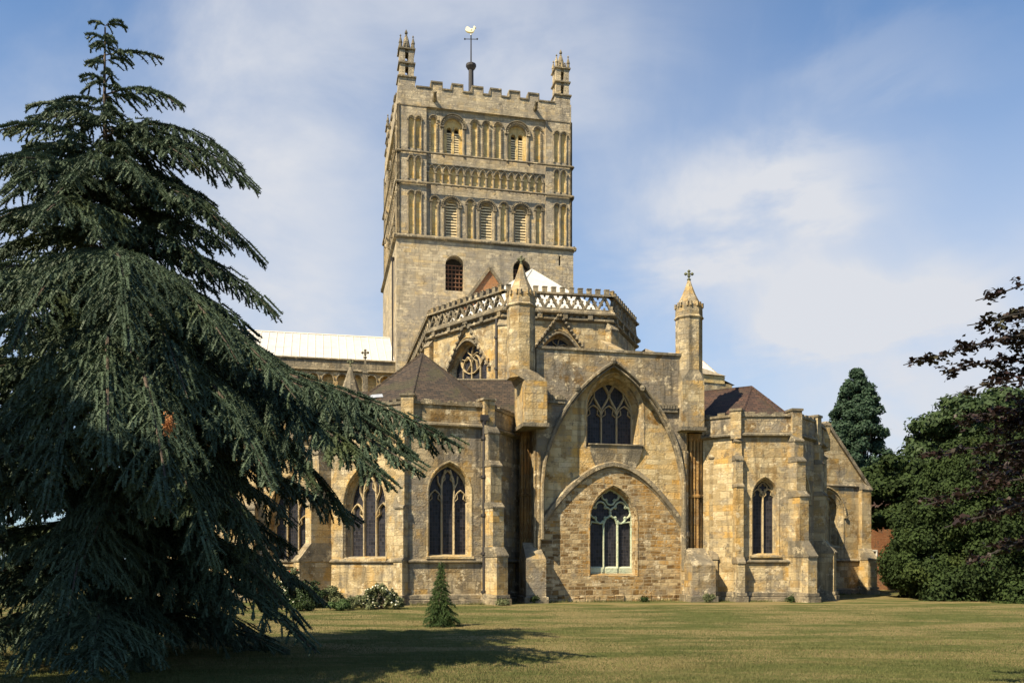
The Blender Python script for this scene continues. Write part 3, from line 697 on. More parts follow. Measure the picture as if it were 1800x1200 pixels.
# weathervane
vc = P(828, 78.7); zv = lambda py: ZP(py, 78.7); mb = MB()
mb.lathe(vc.x, vc.y, [(.26, Z5 - .7), (.22, zv(124)), (.36, zv(121)), (.46, zv(118)), (.46, zv(114)), (.2, zv(113)), (.05, zv(111))], 10)
VN = mb.build('weathervane', 'iron', ABBEY)
mb = MB(); mb.lathe(vc.x, vc.y, [(.065, zv(113)), (.05, zv(62))], 6); mb.tube([(vc.x - .55, vc.y, zv(69)), (vc.x + .6, vc.y, zv(69) - .02)], .03); mb.tube([(vc.x, vc.y - .55, zv(69)), (vc.x, vc.y + .55, zv(69))], .03)
for sg in (-1, 1): mb.lathe(vc.x + sg * .55, vc.y, [(.01, zv(69) - .1), (.1, zv(69)), (.01, zv(69) + .1)], 6)
mb.build('rod', 'iron', VN)
mb = MB(); zc = zv(53); Fv = Fr((vc.x - 1, vc.y), (vc.x + 1, vc.y))
body = [(vc_x * .62 + .02, zc + (vz - zc) * .62) for vc_x, vz in [(.25, zc - .3), (.05, zc - .12), (.1, zc + .2), (.28, zc + .4), (.5, zc + .33), (.75, zc + .12), (1.05, zc + .05), (1.18, zc + .18), (1.25, zc + .45), (1.36, zc + .5), (1.44, zc + .36), (1.55, zc + .28), (1.4, zc + .2), (1.36, zc - .05), (1.2, zc - .3), (.95, zc - .42), (.6, zc - .38)]]; Fv = Fr((vc.x - .55, vc.y), (vc.x + 1, vc.y))
panel(mb, Fv, [(x, z) for x, z in body][::-1][::-1], d=-.12); panel(mb, Fv, body, d=.12); reveal(mb, Fv, body, -.12, body, .12)
mb.tube([(vc.x - .3, vc.y, zc), (vc.x, vc.y, zc - .06), (vc.x + .25, vc.y, zc)], [.08, .18, .08], 8); mb.tube([(vc.x, vc.y, zc - .2), (vc.x, vc.y, zv(62))], .05)
mb.build('cockerel', 'gold', VN)

# ------------------------------------------------------------------ CHOIR AND APSE
def apt(u, v_): q = Vector((4.36, 42.67)) + U * u + V * v_; return q
a0 = P(886, 49.7); a1 = P(1074, 50.8); a2 = P(757, 54.6); a3 = a2 + V * 14.2; b2 = P(1117, 56.6); b3 = b2 + V * 14
ZA = ZP(515, 50.2)          # top of the pierced parapet rail
facs = [Fr(a3, a2), Fr(a2, a0), Fr(a0, a1), Fr(a1, b2), Fr(b2, b3)]
aw = MB(); ap = MB(); fz = MB()
for i, F in enumerate(facs):
    L = F.L; zw = ZA - 1.15; holes = []
    if i == 2:
        s0, s1 = F.s(946), F.s(1019); hh = window(F, s0, s1, ZA - 6.2, ZA - 3.3, ZP(585, 50.2), .3, .14, style='wheel', hood=True, frame='stone'); holes = [hh]
        apex = (F.s(979), ZP(553, 50.2)); ft = (F.s(940), F.s(1024)); zf = ZP(612, 50.3) 
    if i == 1:
        s0, s1 = F.s(790), F.s(856); zt_ = ZP(598, 52); hh = window(F, s0, s1, ZA - 6.8, ZP(640, 52), zt_, .28, .16, style='wheel', frame='stone'); holes = [hh]
        apex = (F.s(818), ZP(565, 52)); ft = (F.s(786), F.s(862)); zf = ZP(655, 52)
    if i in (1, 2):
        gm = MB(); c_ = (ft[0] + ft[1]) / 2; 
        for e in ft: sweep(gm, F, [(e, zf), (c_, apex[1])], .13, -.22, .02); crockets(gm, F, (e, zf), (c_, apex[1]), 9, .1, -.24)
        sweep(gm, F, arcpath(hh), .16, -.18, .02)
        gm.build('gabled_hood', 'trim', ABBEY)
    panel(aw, F, rect(0, L, 8.0, zw), holes)
    # cornice and frieze
    string_course(ap, F, -.12, L + .12, zw - .35, .22, .2, 1); string_course(ap, F, -.15, L + .15, zw, .3, .3, 1)
    n_ = int(L / .36); fbox(fz, F, 0, L, zw - .34, zw - .05, -.03, .02)
    for q in range(n_):
        x = (q + .5) * L / n_; fbox(fz, F, x - .09, x + .09, zw - .3, zw - .12, -.14, .02)
        if q % 4 == 1: fbox(fz, F, x - .14, x + .14, zw - .34, zw - .02, -.26, .02)
    fbox(ap, F, -.12, L + .12, zw + .02, zw + .3, -.12, .12); fbox(ap, F, -.16, L + .16, ZA - .1, ZA, -.2, .18, 1)
    # pierced zigzag with trefoils
    n_ = max(2, int(L / .78)); st = L / n_; zb, zt_ = zw + .3, ZA - .1
    for q in range(n_):
        x = q * st; sweep(ap, F, [(x, zb), (x + st / 2, zt_), (x + st, zb)], .15, -.09, .09, .6)
        for (cx_, up) in ((x + st / 2, 1), (x + st, -1)):
            if cx_ > L - .1: continue
            zc_ = zb + .24 if up > 0 else zt_ - .24
            for k_ in range(3):
                th = R(90) + k_ * R(120) + (0 if up > 0 else math.pi); a_ = th + R(60)
                ax, az_ = cx_ + .24 * math.cos(a_), zc_ + .24 * math.sin(a_); sweep(ap, F, [(ax, az_), (cx_ + .1 * math.cos(a_), zc_ + .1 * math.sin(a_))], .10, -.06, .06, .7)
    n_ = max(3, int(L / .5)); st = L / n_
    for q in range(n_): x = (q + .5) * st; fbox(ap, F, x - .13, x + .13, ZA, ZA + .3, -.1, .12); fbox(ap, F, x - .15, x + .15, ZA + .3, ZA + .34, -.12, .14, 1)
AW = aw.build('apse_wall', 'stone', ABBEY); ap.build('apse_parapet', ['trim', 'trim'], ABBEY); fz.build('frieze', 'trim', AW)
for p_, n_ in ((a0, (-.25, -.97)), (a1, (.62, -.78)), (a2, (-.75, -.65))):
    buttress(p_, n_, .55, [(ZA - 2.0, .3)], 'stone', 8.0, 'corner_pilaster')
# apse lead roof
rf = MB(); apx = P(935, 57.5); apz = ZP(474, 57.5); base = [a3, a2, a0, a1, b2, b3]; zi = ZA - .9
pts = [(*(q + (apx - q) * .06), zi) for q in base]; rg = (*(apx + V * 14), apz); pts += [(*apx, apz), rg]
rf.add(pts, [(0, 1, 6, 7), (1, 2, 6), (2, 3, 6), (3, 4, 6), (4, 5, 7, 6)])
for a, b in ((1, 6), (2, 6), (3, 6), (4, 6)): rf.tube([pts[a], pts[b]], .06, 5)
rf.build('apse_roof', 'lead', ABBEY)
# small brick gable against the tower
Fg = Fr(P(816, 66.5), P(906, 67.3)); mb = MB(); zb = ZP(535, 66.8); za_ = ZP(470, 66.8); c_ = Fg.s(861)
panel(mb, Fg, [(0, zb), (Fg.L, zb), (c_, za_ - .15)]); panel(mb, Fg, rect(0, Fg.L, 12, zb))
GB = mb.build('brick_gable', 'brick', ABBEY)
mb = MB(); sweep(mb, Fg, [(-.1, zb - .1), (c_, za_)], .24, -.15, .3, .9); sweep(mb, Fg, [(c_, za_), (Fg.L + .1, zb - .1)], .24, -.15, .3, .9); mb.build('coping', 'trim', GB)
mb = MB(); mb.quad(Fg.pt(-.1, zb, .2), Fg.pt(c_, za_ - .1, .2), Fg.pt(c_, za_ - .1, 5.5), Fg.pt(-.1, zb, 5.5)); mb.quad(Fg.pt(c_, za_ - .1, .2), Fg.pt(Fg.L + .1, zb, .2), Fg.pt(Fg.L + .1, zb, 5.5), Fg.pt(c_, za_ - .1, 5.5)); mb.build('gable_roof', 'lead', ABBEY)
# flying weathered buttress on the right of the apse
mb = MB(); q0, q1 = P(1058, 48.4), P(1113, 46.6); Fx = Fr(P(1056, 50.2), P(1060, 45.2))
za_, zb_ = ZP(595, 50), ZP(622, 45); 
mb.hexa([(*P(1052, 50.2), 8), (*P(1068, 50.6), 8), (*P(1120, 45.6), 8), (*P(1098, 45.2), 8)], [(*P(1052, 50.2), za_), (*P(1068, 50.6), za_), (*P(1120, 45.6), zb_), (*P(1098, 45.2), zb_)])
mb.build('flying_buttress', 'stone', ABBEY)

# ------------------------------------------------------------------ TRANSEPTS
def transept(base, direc, length, lab):
    d_ = direc.normalized(); e = base + d_ * length
    F = Fr(e, base) if direc.dot(U) < 0 else Fr(base, e)
    zc = 17.95; zr = 21.4; mb = MB(); holes = []; k_ = 0
    x = .9
    while x < F.L - 1.0:
        holes.append(arch(x, x + .78, zc - 3.0, zc - 1.55, zc - 1.16, n=5, kind='round')); x += 1.13
    panel(mb, F, rect(0, F.L, -.1, zc - .9), holes)
    for h in holes: reveal(mb, F, h, 0, h, .45); panel(mb, F, h, d=.45, mi=1)
    Wd = 12.0
    G = Fr(F.pt(0, 0, Wd)[:2], F.pt(0, 0, 0)[:2]) if direc.dot(U) < 0 else Fr(F.pt(F.L, 0, 0)[:2], F.pt(F.L, 0, Wd)[:2])
    panel(mb, G, [(0, -.1), (Wd, -.1), (Wd, zc), (Wd / 2, zr + .1), (0, zc)])
    tb = mb.build('transept_wall', ['stone', 'niche'], ABBEY); mb = MB()
    for h in holes: sweep(mb, F, arcpath(arch(h[0][0] - .08, h[1][0] + .08, 0, h[2][1], h[2][1] + .47, n=6, kind='round')), .1, -.08, .02)
    fbox(mb, F, 0, F.L, zc - .9, zc, -.1, .4); string_course(mb, F, 0, F.L, zc - .85, .2, .2); string_course(mb, F, 0, F.L, zc, .16, .22)
    mb.build('string_course', 'trim', tb)
    mb = MB(); r = MB()
    for sg in (0, 1):
        A0, A1 = (F.pt(0, zc - .1, .1), F.pt(F.L, zc - .1, .1)) if sg == 0 else (F.pt(F.L, zc - .1, Wd), F.pt(0, zc - .1, Wd))
        B0, B1 = (F.pt(0, zr, Wd / 2), F.pt(F.L, zr, Wd / 2)) if sg == 0 else (F.pt(F.L, zr, Wd / 2), F.pt(0, zr, Wd / 2))
        mb.quad(A0, A1, B1, B0)
        if sg == 0:
            n_ = int(F.L / .62)
            for q in range(n_ + 1):
                f_ = q / n_; a = Vector(A0).lerp(Vector(A1), f_); b = Vector(B0).lerp(Vector(B1), f_); mb.tube([a, b], .05, 4)
    mb.tube([F.pt(0, zr, Wd / 2), F.pt(F.L, zr, Wd / 2)], .1, 6)
    mb.build('transept_roof', 'lead', ABBEY)
transept(TSE + V * 1.0, -U, 14.5, '')
transept(TNE + V * 1.0, U, 14.0, '')

# ------------------------------------------------------------------ CENTRAL EAST WALL
FC = Fr(P(943, 41.95), P(1207, 43.65)); L = FC.L
fz_ = lambda px, py, d=0: FC.z(px, py, d); fs_ = lambda px, d=0: FC.s(px, d)
HT = FC.z(1068, 619)
aL, aR = fs_(952), fs_(1201); zap = fz_(1075, 640); zsp = fz_(1075, 866)
big = arch(aL, aR, 0, zsp, zap, n=16)
mb = MB(); lp = arcpath(big)[::-1]
panel(mb, FC, [(0, -.1), (aL, -.1)] + lp + [(aR, -.1), (L, -.1), (L, HT), (0, HT)])
reveal(mb, FC, [(aL, -.1)] + lp + [(aR, -.1)], 0, [(aL, -.1)] + lp + [(aR, -.1)], .4, closed=False)
mb.f[-(len(lp) + 1):] = [f[::-1] for f in mb.f[-(len(lp) + 1):]]
# returns and top
mb.quad(FC.pt(L, -.1, 0), FC.pt(L, -.1, 3.2), FC.pt(L, HT, 3.2), FC.pt(L, HT, 0)); mb.quad(FC.pt(0, -.1, 3.2), FC.pt(0, -.1, 0), FC.pt(0, HT, 0), FC.pt(0, HT, 3.2))
low = arch(fs_(948, .4), fs_(1202, .4), 0, fz_(1075, 925, .4), fz_(1075, 816, .4), n=14)
uo = (fs_(1030, .4), fs_(1131, .4)); uz = (fz_(1075, 787, .4), fz_(1075, 722, .4), fz_(1075, 655, .4))
uw = window(FC, uo[0], uo[1], uz[0], uz[1], uz[2], .85, .27, style='reticulated', hood=False, sill=False, frame='stone', md=.4)
lowp = arcpath(low)[::-1]
bigl = [(aL, low[2][1])] + [p for p in lp if p[1] > low[2][1] + .05] + [(aR, low[2][1])]
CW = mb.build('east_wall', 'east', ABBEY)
# lower blocking of rubble with the small window
mb = MB(); zq = fz_(1075, 816, .4)
lo = (fs_(1037, .34), fs_(1120, .34)); lz = (fz_(1075, 1011, .34), fz_(1075, 915, .34), fz_(1075, 853, .34))
lw = window(FC, lo[0], lo[1], lz[0], lz[1], lz[2], .42, .12, style='quatrefoils', hood=False, sill=False, frame='rubble', trac='green_stone', md=.34)
panel(mb, FC, [(aL - .2, -.1), (aR + .2, -.1)] + arcpath(arch(aL - .1, aR + .1, 0, low[2][1], zq + .05, n=14)), [lw], d=.34)
mb.build('blocked_arch_wall', 'rubble', ABBEY); mb = MB(); panel(mb, FC, [(aL, -.1), (aR, -.1)] + lp[::-1], [uw, lw], d=.4); mb.build('arch_infill', 'infill', ABBEY)
mb = MB(); sweep(mb, FC, arcpath(low), .3, .18, .55, .6); sweep(mb, FC, arcpath(arch(low[0][0] + .18, low[1][0] - .18, 0, low[2][1], zq - .2, n=14)), .1, .3, .55)
mb.build('arch_moulding', 'trim', ABBEY)
mb = MB(); hd = arcpath(arch(aL - .0, aR + .0, 0, zsp, zap + .1, n=18)); sweep(mb, FC, [(aR, 1.5)] + hd + [(aL, 3.0)], .16, -.24, .03); sweep(mb, FC, [(q[0] * .985 + .05, q[1] - .18) for q in hd], .1, -.12, .05)
for px_, py_ in ((1013, 683), (1127, 683), (1076, 636)):   # worn head stops
    x, y, z = FC.pt(fs_(px_), fz_(px_, py_), -.2); mb.lathe(x, y, [(.02, z - .2), (.1, z - .14), (.15, z), (.12, z + .1), (.02, z + .17)], 7)
mb.build('arch_moulding', 'trim', ABBEY)
# bowl shaped sill block below the upper window
mb = MB(); s0, s1 = uo[0] + .18, uo[1] - .1; za_, zb_ = uz[0] + .12, fz_(1075, 822, .4)
for i in range(6):
    f0, f1 = i / 6, (i + 1) / 6; q = lambda f: (1 - math.cos(f * math.pi / 2)) * .55
    A = [FC.pt(s0 + q(f0) * .6, za_ + (zb_ - za_) * f0, .25 + .15 * f0), FC.pt(s1 - q(f0) * .6, za_ + (zb_ - za_) * f0, .25 + .15 * f0), FC.pt(s1 - q(f1) * .6, za_ + (zb_ - za_) * f1, .25 + .15 * f1), FC.pt(s0 + q(f1) * .6, za_ + (zb_ - za_) * f1, .25 + .15 * f1)]
    mb.quad(A[3], A[2], A[1], A[0]); B = [(FC.pt(0, 0, .5)[0] - FC.pt(0, 0, 0)[0], FC.pt(0, 0, .5)[1] - FC.pt(0, 0, 0)[1])]
    for a, b in ((0, 3), (1, 2)):
        P1, P2 = Vector(A[a]), Vector(A[b]); of = Vector((*B[0], 0)); mb.quad(P1, P2, P2 + of, P1 + of)
fbox(mb, FC, s0 - .05, s1 + .05, za_, za_ + .14, .2, .8, zt=za_ + .06)
mb.build('sill_block', 'trim', ABBEY)
# wall top coping, string with scars of the lost chapel roof
mb = MB(); fbox(mb, FC, .05, L - .1, HT, HT + .12, -.08, .7)
for (pa, pb, py_) in ((960, 992, 700), (1156, 1190, 708)):
    mb.mark()
    fbox(mb, FC, fs_(pa), fs_(pb), fz_(1000, py_ + 10), fz_(1000, py_), -.14, .05); 
    for q in range(7):
        s_ = fs_(pa) + (fs_(pb) - fs_(pa)) * (q + .5) / 7; fbox(mb, FC, s_ - .06, s_ + .05, fz_(1000, py_ + 4), fz_(1000, py_ - 3 - q % 3), -.18, .05)
mb.build('wall_coping', 'trim', ABBEY)
# base courses of rubble
mb = MB(); rr = random.Random(3)
x = .35
while x < L - .5:
    w_ = rr.uniform(.25, .6); h_ = rr.uniform(.12, .34); fbox(mb, FC, x, x + w_ - .02, -.05, h_, rr.uniform(.22, .34), .6); x += w_
mb.build('footing', 'rubble', ABBEY, bevel=.03)
# the two turret buttresses carried on corbels
def turret(pl, pr, ptop, pbot, pc, ledge, spb, apex_, fin, d0=-.75, d1=1.3, rad=.68):
    s0, s1 = fs_(pl, d0), fs_(pr, d0); cY = FC.pt((s0 + s1) / 2, 0, d0)[1]
    z0 = ZP(pbot, cY); zt_ = ZP(ptop, cY); mb = MB()
    fbox(mb, FC, s0, s1, z0, zt_, d0, d1); fbox(mb, FC, s0 - .08, s1 + .08, z0 - .12, z0 + .06, d0 - .08, d1, 1)
    cc = P(pc, cY + .75); F = FC; sc = ((cc - FC.p0).dot(FC.t)); dc = -((cc - FC.p0).dot(FC.n))
    # weathered broach from the square to the octagon
    zo = zt_ + .55; q4 = [FC.pt(s0, zt_, d0), FC.pt(s1, zt_, d0), FC.pt(s1, zt_, d1), FC.pt(s0, zt_, d1)]
    oc = []
    base_a = math.atan2(FC.t.y, FC.t.x)
    for i in range(8): a = base_a + R(22.5 + 45 * i); oc.append((cc.x + rad * math.cos(a), cc.y + rad * math.sin(a), zo))
    # oc index: 0,1 right-back ... 5,6 are the camera side
    mb.add(q4 + oc, [(0, 1, 4 + 6, 4 + 5), (1, 2, 4 + 0, 4 + 7), (2, 3, 4 + 2, 4 + 1), (3, 0, 4 + 4, 4 + 3), (1, 4 + 7, 4 + 6), (0, 4 + 5, 4 + 4), (2, 4 + 1, 4 + 0), (3, 4 + 3, 4 + 2)], 1)
    zl, zs0, za_, zf = [ZP(v, cY + .75) for v in (ledge, spb, apex_, fin)]
    mb.lathe(cc.x, cc.y, [(rad, zt_ + .2), (rad, zl - .08), (rad * 1.05, zl - .05)], 8, base_a + R(22.5))
    tb = mb.build('turret', ['stone', 'trim'], ABBEY)
    mb = MB(); mb.lathe(cc.x, cc.y, [(rad * 1.05, zl - .06), (rad * 1.12, zl), (rad * 1.02, zl + .1), (rad * 1.0, zs0), (rad * .92, zs0 + .05), (rad * .5, zs0 + (za_ - zs0) * .45), (rad * .2, zs0 + (za_ - zs0) * .85), (.07, za_)], 8, base_a + R(22.5))
    for i in range(8):
        a = base_a + R(45 * i); 
        for o_ in (-.17, .17): x, y = cc.x + rad * .96 * math.cos(a) - o_ * math.sin(a), cc.y + rad * .96 * math.sin(a) + o_ * math.cos(a); mb.lathe(x, y, [(.07, zs0 - .1), (.07, zs0 + .1)], 4)
    mb.build('spire', 'stone', tb)
    mb = MB(); cross_finial(mb, cc.x, cc.y, za_, zf - za_); mb.build('finial', 'moss', tb)
turret(922, 962, 668, 745, 916, 540, 519, 465, 449)
turret(1200, 1238, 668, 752, 1211, 561, 539, 493, 474, d0=-.5, rad=.66)
# recesses with clustered shafts below the turrets
for (pa, pb, nsh, dd_) in ((922, 948, 5, .9), (1203, 1240, 6, 0)):
    mb = MB(); s0, s1 = fs_(pa, .3), fs_(pb, .3); panel(mb, FC, rect(s0, s1, -.1, 8.9), d=.4 + dd_)
    for i in range(nsh):
        s_ = s0 + (s1 - s0) * (i + .7) / (nsh + .4); x, y, _ = FC.pt(s_, 0, .32 + dd_ - .16 * math.sin(math.pi * (i + .5) / nsh)); r_ = .055 + .03 * (i % 2)
        mb.lathe(x, y, [(r_ * 1.8, .8), (r_ * 1.8, 1.0), (r_, 1.1), (r_, 5.1), (r_ * 1.7, 5.14), (r_ * 1.7, 5.24), (r_, 5.3), (r_, 7.9), (r_ * 1.8, 8.05), (r_ * 1.9, 8.3)], 8)
    mb.build('shaft_cluster', 'shaft', ABBEY)
mb = MB(); s_ = fs_(1207, -.1)
for i, (o_, r_) in enumerate(((0, .1), (.16, .07))): x, y, _ = FC.pt(L - .12 + o_, 0, -.05 + i * .1); mb.lathe(x, y, [(r_ * 1.6, .5), (r_ * 1.6, .8), (r_, .9), (r_, 3.1), (r_ * 1.7, 3.2), (r_ * 1.7, 3.4), (r_, 3.5), (r_, 7.4)], 8)
mb.mark()
for i, (o_, r_) in enumerate(((0, .1), (-.16, .07))): x, y, _ = FC.pt(.1 + o_, 0, -.05 + i * .1); mb.lathe(x, y, [(r_ * 1.6, .5), (r_ * 1.6, .8), (r_, .9), (r_, 7.2)], 8)
mb.build('wall_shaft', 'east', ABBEY)
# stumps of the lost chapel walls
def stump(pa, pb, ptop, Yb, proj, mat='east'):
    q0, q1 = P(pa, Yb), P(pb, Yb + .2); F = Fr(q0, q1); mb = MB(); zt_ = ZP(ptop, Yb)
    fbox(mb, F, 0, F.L, -.1, zt_ - .5, -.0, 1.6); 
    a = [F.pt(0, zt_ - .5, 0), F.pt(F.L, zt_ - .5, 0), F.pt(F.L, zt_ - .5, 1.6), F.pt(0, zt_ - .5, 1.6)]; b = [F.pt(.0, zt_ - .45, .02), F.pt(F.L, zt_ - .45, .02), F.pt(F.L * .9, zt_ + .35, 1.2), F.pt(F.L * .1, zt_ + .35, 1.2)]
    mb.hexa(a, b, 1); fbox(mb, F, -.1, F.L + .1, -.1, .35, -.1, 1.5, 1, zt=.28)
    mb.build('wall_stump', [mat, 'trim'], ABBEY)
stump(925, 960, 965, 41.0, 1); stump(1217, 1258, 975, 42.3, 1)

# ------------------------------------------------------------------ CHAPEL WALLS
def chapel_facet(F, zt=None, holes=(), s_str=1.93, z_lo=-.1, mat='stone', ztop=9.1, strings=True, parapet=True):
    mb = MB(); L = F.L; zp = ztop - 1.02
    panel(mb, F, rect(0, L, z_lo, ztop), holes); o = mb.build('chapel_wall', mat, ABBEY)
    tr = MB()
    if strings: string_course(tr, F, 0, L, s_str, .14, .12); tr.mark()
    string_course(tr, F, -.05, L + .05, zp, .2, .2); tr.mark()
    fbox(tr, F, -.08, L + .08, -.1, .28, -.2, .05, zt=.2); fbox(tr, F, -.05, L + .05, .26, .5, -.12, .05, zt=.42)
    tr.build('string_course', 'trim', o)
    if parapet:
        pm = MB(); fbox(pm, F, -.03, L + .03, zp + .16, ztop - .1, -.06, .35); fbox(pm, F, -.1, L + .1, ztop - .12, ztop + .08, -.13, .45, 1, zt=ztop)
        n_ = int(L / .5); q = random.Random(int(L * 100))
        for i in range(n_): x = (i + q.uniform(.2, .8)) * L / n_; w_ = q.uniform(.08, .3); fbox(pm, F, x - w_, x + w_, ztop + .0, ztop + q.uniform(.09, .13), -.08, .4, 1)
        pm.build('parapet', ['east', 'trim'], ABBEY)
    return o
def win(F, p0, p1, ysill, yspr, yap, **k):
    c = (p0 + p1) / 2; return window(F, F.s(p0), F.s(p1), F.z(c, ysill), F.z(c, yspr), F.z(c, yap), **k)
A_l = P(573, 41.75); A_r = P(717, 39.3); B_r = P(857, 40.45); C_r = P(932, 45.3)
FZ = Fr(P(405, 44.6), P(572, 44.2)); FA = Fr(A_l, A_r); FB = Fr(A_r, B_r); FCc = Fr(B_r, C_r); FZ2 = Fr(P(250, 53), P(405, 44.6)); FZ3 = Fr(P(572, 44.4), P(573.5, 41.7))
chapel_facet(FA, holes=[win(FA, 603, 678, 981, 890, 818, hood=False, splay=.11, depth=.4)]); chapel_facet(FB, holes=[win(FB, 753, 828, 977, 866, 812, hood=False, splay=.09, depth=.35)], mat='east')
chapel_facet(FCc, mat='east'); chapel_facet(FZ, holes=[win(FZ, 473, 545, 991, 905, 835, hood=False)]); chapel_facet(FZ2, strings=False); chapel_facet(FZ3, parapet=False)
ln = lambda a: Vector((math.sin(a), -math.cos(a)))
buttress(A_r + FA.t * -.24, FA.n, .48, [(2.0, .42), (4.35, .34), (7.9, .26)])
buttress(A_l + FA.n * .1, (-.75, -.66), .55, [(2.0, 1.45), (4.6, .85), (7.0, .45)])
buttress(B_r + Vector((-.02, .1)), (.62, -.79), .62, [(2.2, 1.15), (4.4, .85), (6.3, .68), (7.8, .5)])
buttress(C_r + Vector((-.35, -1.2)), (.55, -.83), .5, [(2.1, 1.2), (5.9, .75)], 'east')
buttress(P(445, 44.55), FZ.n, .6, [(2.0, 1.0), (4.6, .6), (7.0, .35)])
# parapet piers at the corners
for q, F in ((A_r, FA), (B_r, FB)):
    mb = MB(); n_ = Vector((q.x - (-4.2), q.y - 45)).normalized(); t_ = Vector((-n_.y, n_.x)); Fp = Fr(q + n_ * .18 - t_ * .28, q + n_ * .18 + t_ * .28)
    fbox(mb, Fp, 0, .56, 7.9, 9.3, 0, .6); fbox(mb, Fp, -.06, .62, 9.3, 9.4, -.06, .66, 1); mb.build('parapet_pier', ['stone', 'trim'], ABBEY)
# right chapel
D_l = P(1236, 44.0); D_r = P(1295, 42.95); E_r = P(1398, 42.95); F_r = P(1434, 44.9); G_r = P(1449, 47.6)
FD = Fr(D_l, D_r); FE = Fr(D_r, E_r); FF = Fr(E_r, F_r); FG = Fr(F_r, G_r); FH = Fr(G_r, P(1453, 52))
chapel_facet(FD, strings=False); chapel_facet(FE, holes=[win(FE, 1322, 1368, 975, 872, 838, lights=2, hood=False, splay=.1, depth=.35)])
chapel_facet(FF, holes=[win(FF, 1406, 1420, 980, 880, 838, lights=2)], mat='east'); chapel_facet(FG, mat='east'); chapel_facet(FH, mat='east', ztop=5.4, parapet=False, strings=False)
buttress(D_r + Vector((.02, .05)), (.1, -1), .36, [(1.9, .62), (5.6, .42), (6.9, .34), (7.8, .2)])
buttress(E_r + Vector((-.05, .05)), (.42, -.9), .55, [(2.2, 1.25), (5.1, .7), (6.8, .5), (7.8, .34)])
buttress(F_r, (.83, -.55), .5, [(2.4, .95), (5.3, .5), (6.9, .36), (7.9, .22)])
buttress(G_r, (.98, -.2), .4, [(2.4, .4), (5.3, .2), (7.5, .1)])
buttress(D_l + Vector((.42, .1)), (.0, -1), .34, [(2.1, .7), (7.1, .42)], 'stone')
for q in (D_r, E_r, F_r, G_r):
    mb = MB(); n_ = Vector((q.x - 13, q.y - 47)).normalized(); t_ = Vector((-n_.y, n_.x)); Fp = Fr(q + n_ * .2 - t_ * .25, q + n_ * .2 + t_ * .25)
    fbox(mb, Fp, 0, .5, 7.9, 9.25, 0, .6); fbox(mb, Fp, -.05, .55, 9.25, 9.36, -.05, .65, 1); mb.build('parapet_pier', ['stone', 'trim'], ABBEY)
# gabled chapel beyond
GL = Fr(P(1376, 51.0), P(1527, 53.3)); mb = MB(); zg = GL.z(1531, 856); za_ = GL.z(1452, 744); c_ = GL.s(1452)
gwd = win(GL, 1425, 1482, 962, 905, 861, depth=.7, splay=.3, lights=2, sill=False)
panel(mb, GL, [(0, -.1), (GL.L, -.1), (GL.L, zg), (c_, za_), (2 * c_ - GL.L, zg), (0, zg)], [gwd])
mb.quad(GL.pt(GL.L, -.1, 0), GL.pt(GL.L, -.1, 9), GL.pt(GL.L, zg, 9), GL.pt(GL.L, zg, 0))
GW = mb.build('gable_wall', 'stone', ABBEY); mb = MB()
sweep(mb, GL, [(c_, za_ + .05), (GL.L + .15, zg - .2)], .22, -.14, .35, .85); sweep(mb, GL, [(c_, za_ + .05), (0, zg - .05)], .22, -.14, .35, .85); mb.mark(); string_course(mb, GL, 0, GL.L, zg, .12, .1); mb.mark(); string_course(mb, GL, 0, GL.L, GL.z(1500, 985), .14, .12); mb.mark()
fbox(mb, GL, -.1, GL.L + .15, -.1, .4, -.2, .1, zt=.3); mb.build('coping', 'trim', GW)
mb = MB(); mb.quad(GL.pt(c_, za_ - .05, .1), GL.pt(GL.L + .2, zg - .15, .1), GL.pt(GL.L + .2, zg - .15, 9), GL.pt(c_, za_ - .05, 9)); mb.quad(GL.pt(2 * c_ - GL.L, zg, .1), GL.pt(c_, za_ - .05, .1), GL.pt(c_, za_ - .05, 9), GL.pt(2 * c_ - GL.L, zg, 9)); mb.build('chapel_roof', 'stone_tile', ABBEY)
buttress(Vector(GL.pt(GL.L - .42, 0, 0)[:2]), GL.n, .7, [(2.1, .75), (6.3, .28)])

# chapel roofs
def poly_roof(base, z0, apex, za, mat, ridge=None, ridgeL=False):
    mb = MB(); pts = [(*q, z0) for q in base] + [(*apex, za)]; n = len(base)
    if ridge is None: mb.add(pts, [(i, (i + 1) % n, n) for i in range(n)])
    else:
        pts.append((*ridge[0], ridge[1])); mb.add(pts, ridge[2])
    for i in range(n):
        tgt = pts[n]
        if ridge is not None and i in ridge[3]: tgt = pts[n + 1]
        mb.tube([pts[i], tgt], .07, 5, 1)
    if ridge is not None: mb.tube([pts[n], pts[n + 1]], .08, 5, 1)
    return mb.build('chapel_roof', [mat, mat], ABBEY)
def ins(q, c, k=.45): d = Vector(c) - Vector(q); return Vector(q) + d.normalized() * k
cL = P(742, 45.4); zL = ZP(622, 45.4)
bl = [ins(q, cL) for q in (P(572, 44.4), A_l, A_r, B_r, C_r)] + [P(860, 50.5), P(640, 50.5)]
poly_roof(bl, 8.75, cL, zL, 'tile')
# lean-to over the ambulatory right of it
mb = MB(); zz1 = ZP(668, 48.4); mb.quad((*P(785, 44.8), 8.7), (*P(925, 44.6), 8.7), (*P(925, 48.4), zz1), (*P(795, 48.4), zz1)); mb.quad((*P(925, 48.4), zz1), (*P(925, 50.3), zz1), (*P(795, 50.3), zz1), (*P(795, 48.4), zz1))
mb.tube([(*P(795, 48.4), zz1), (*P(925, 48.4), zz1)], .08, 5, 1); mb.build('ambulatory_roof', ['tile', 'trim'], ABBEY)
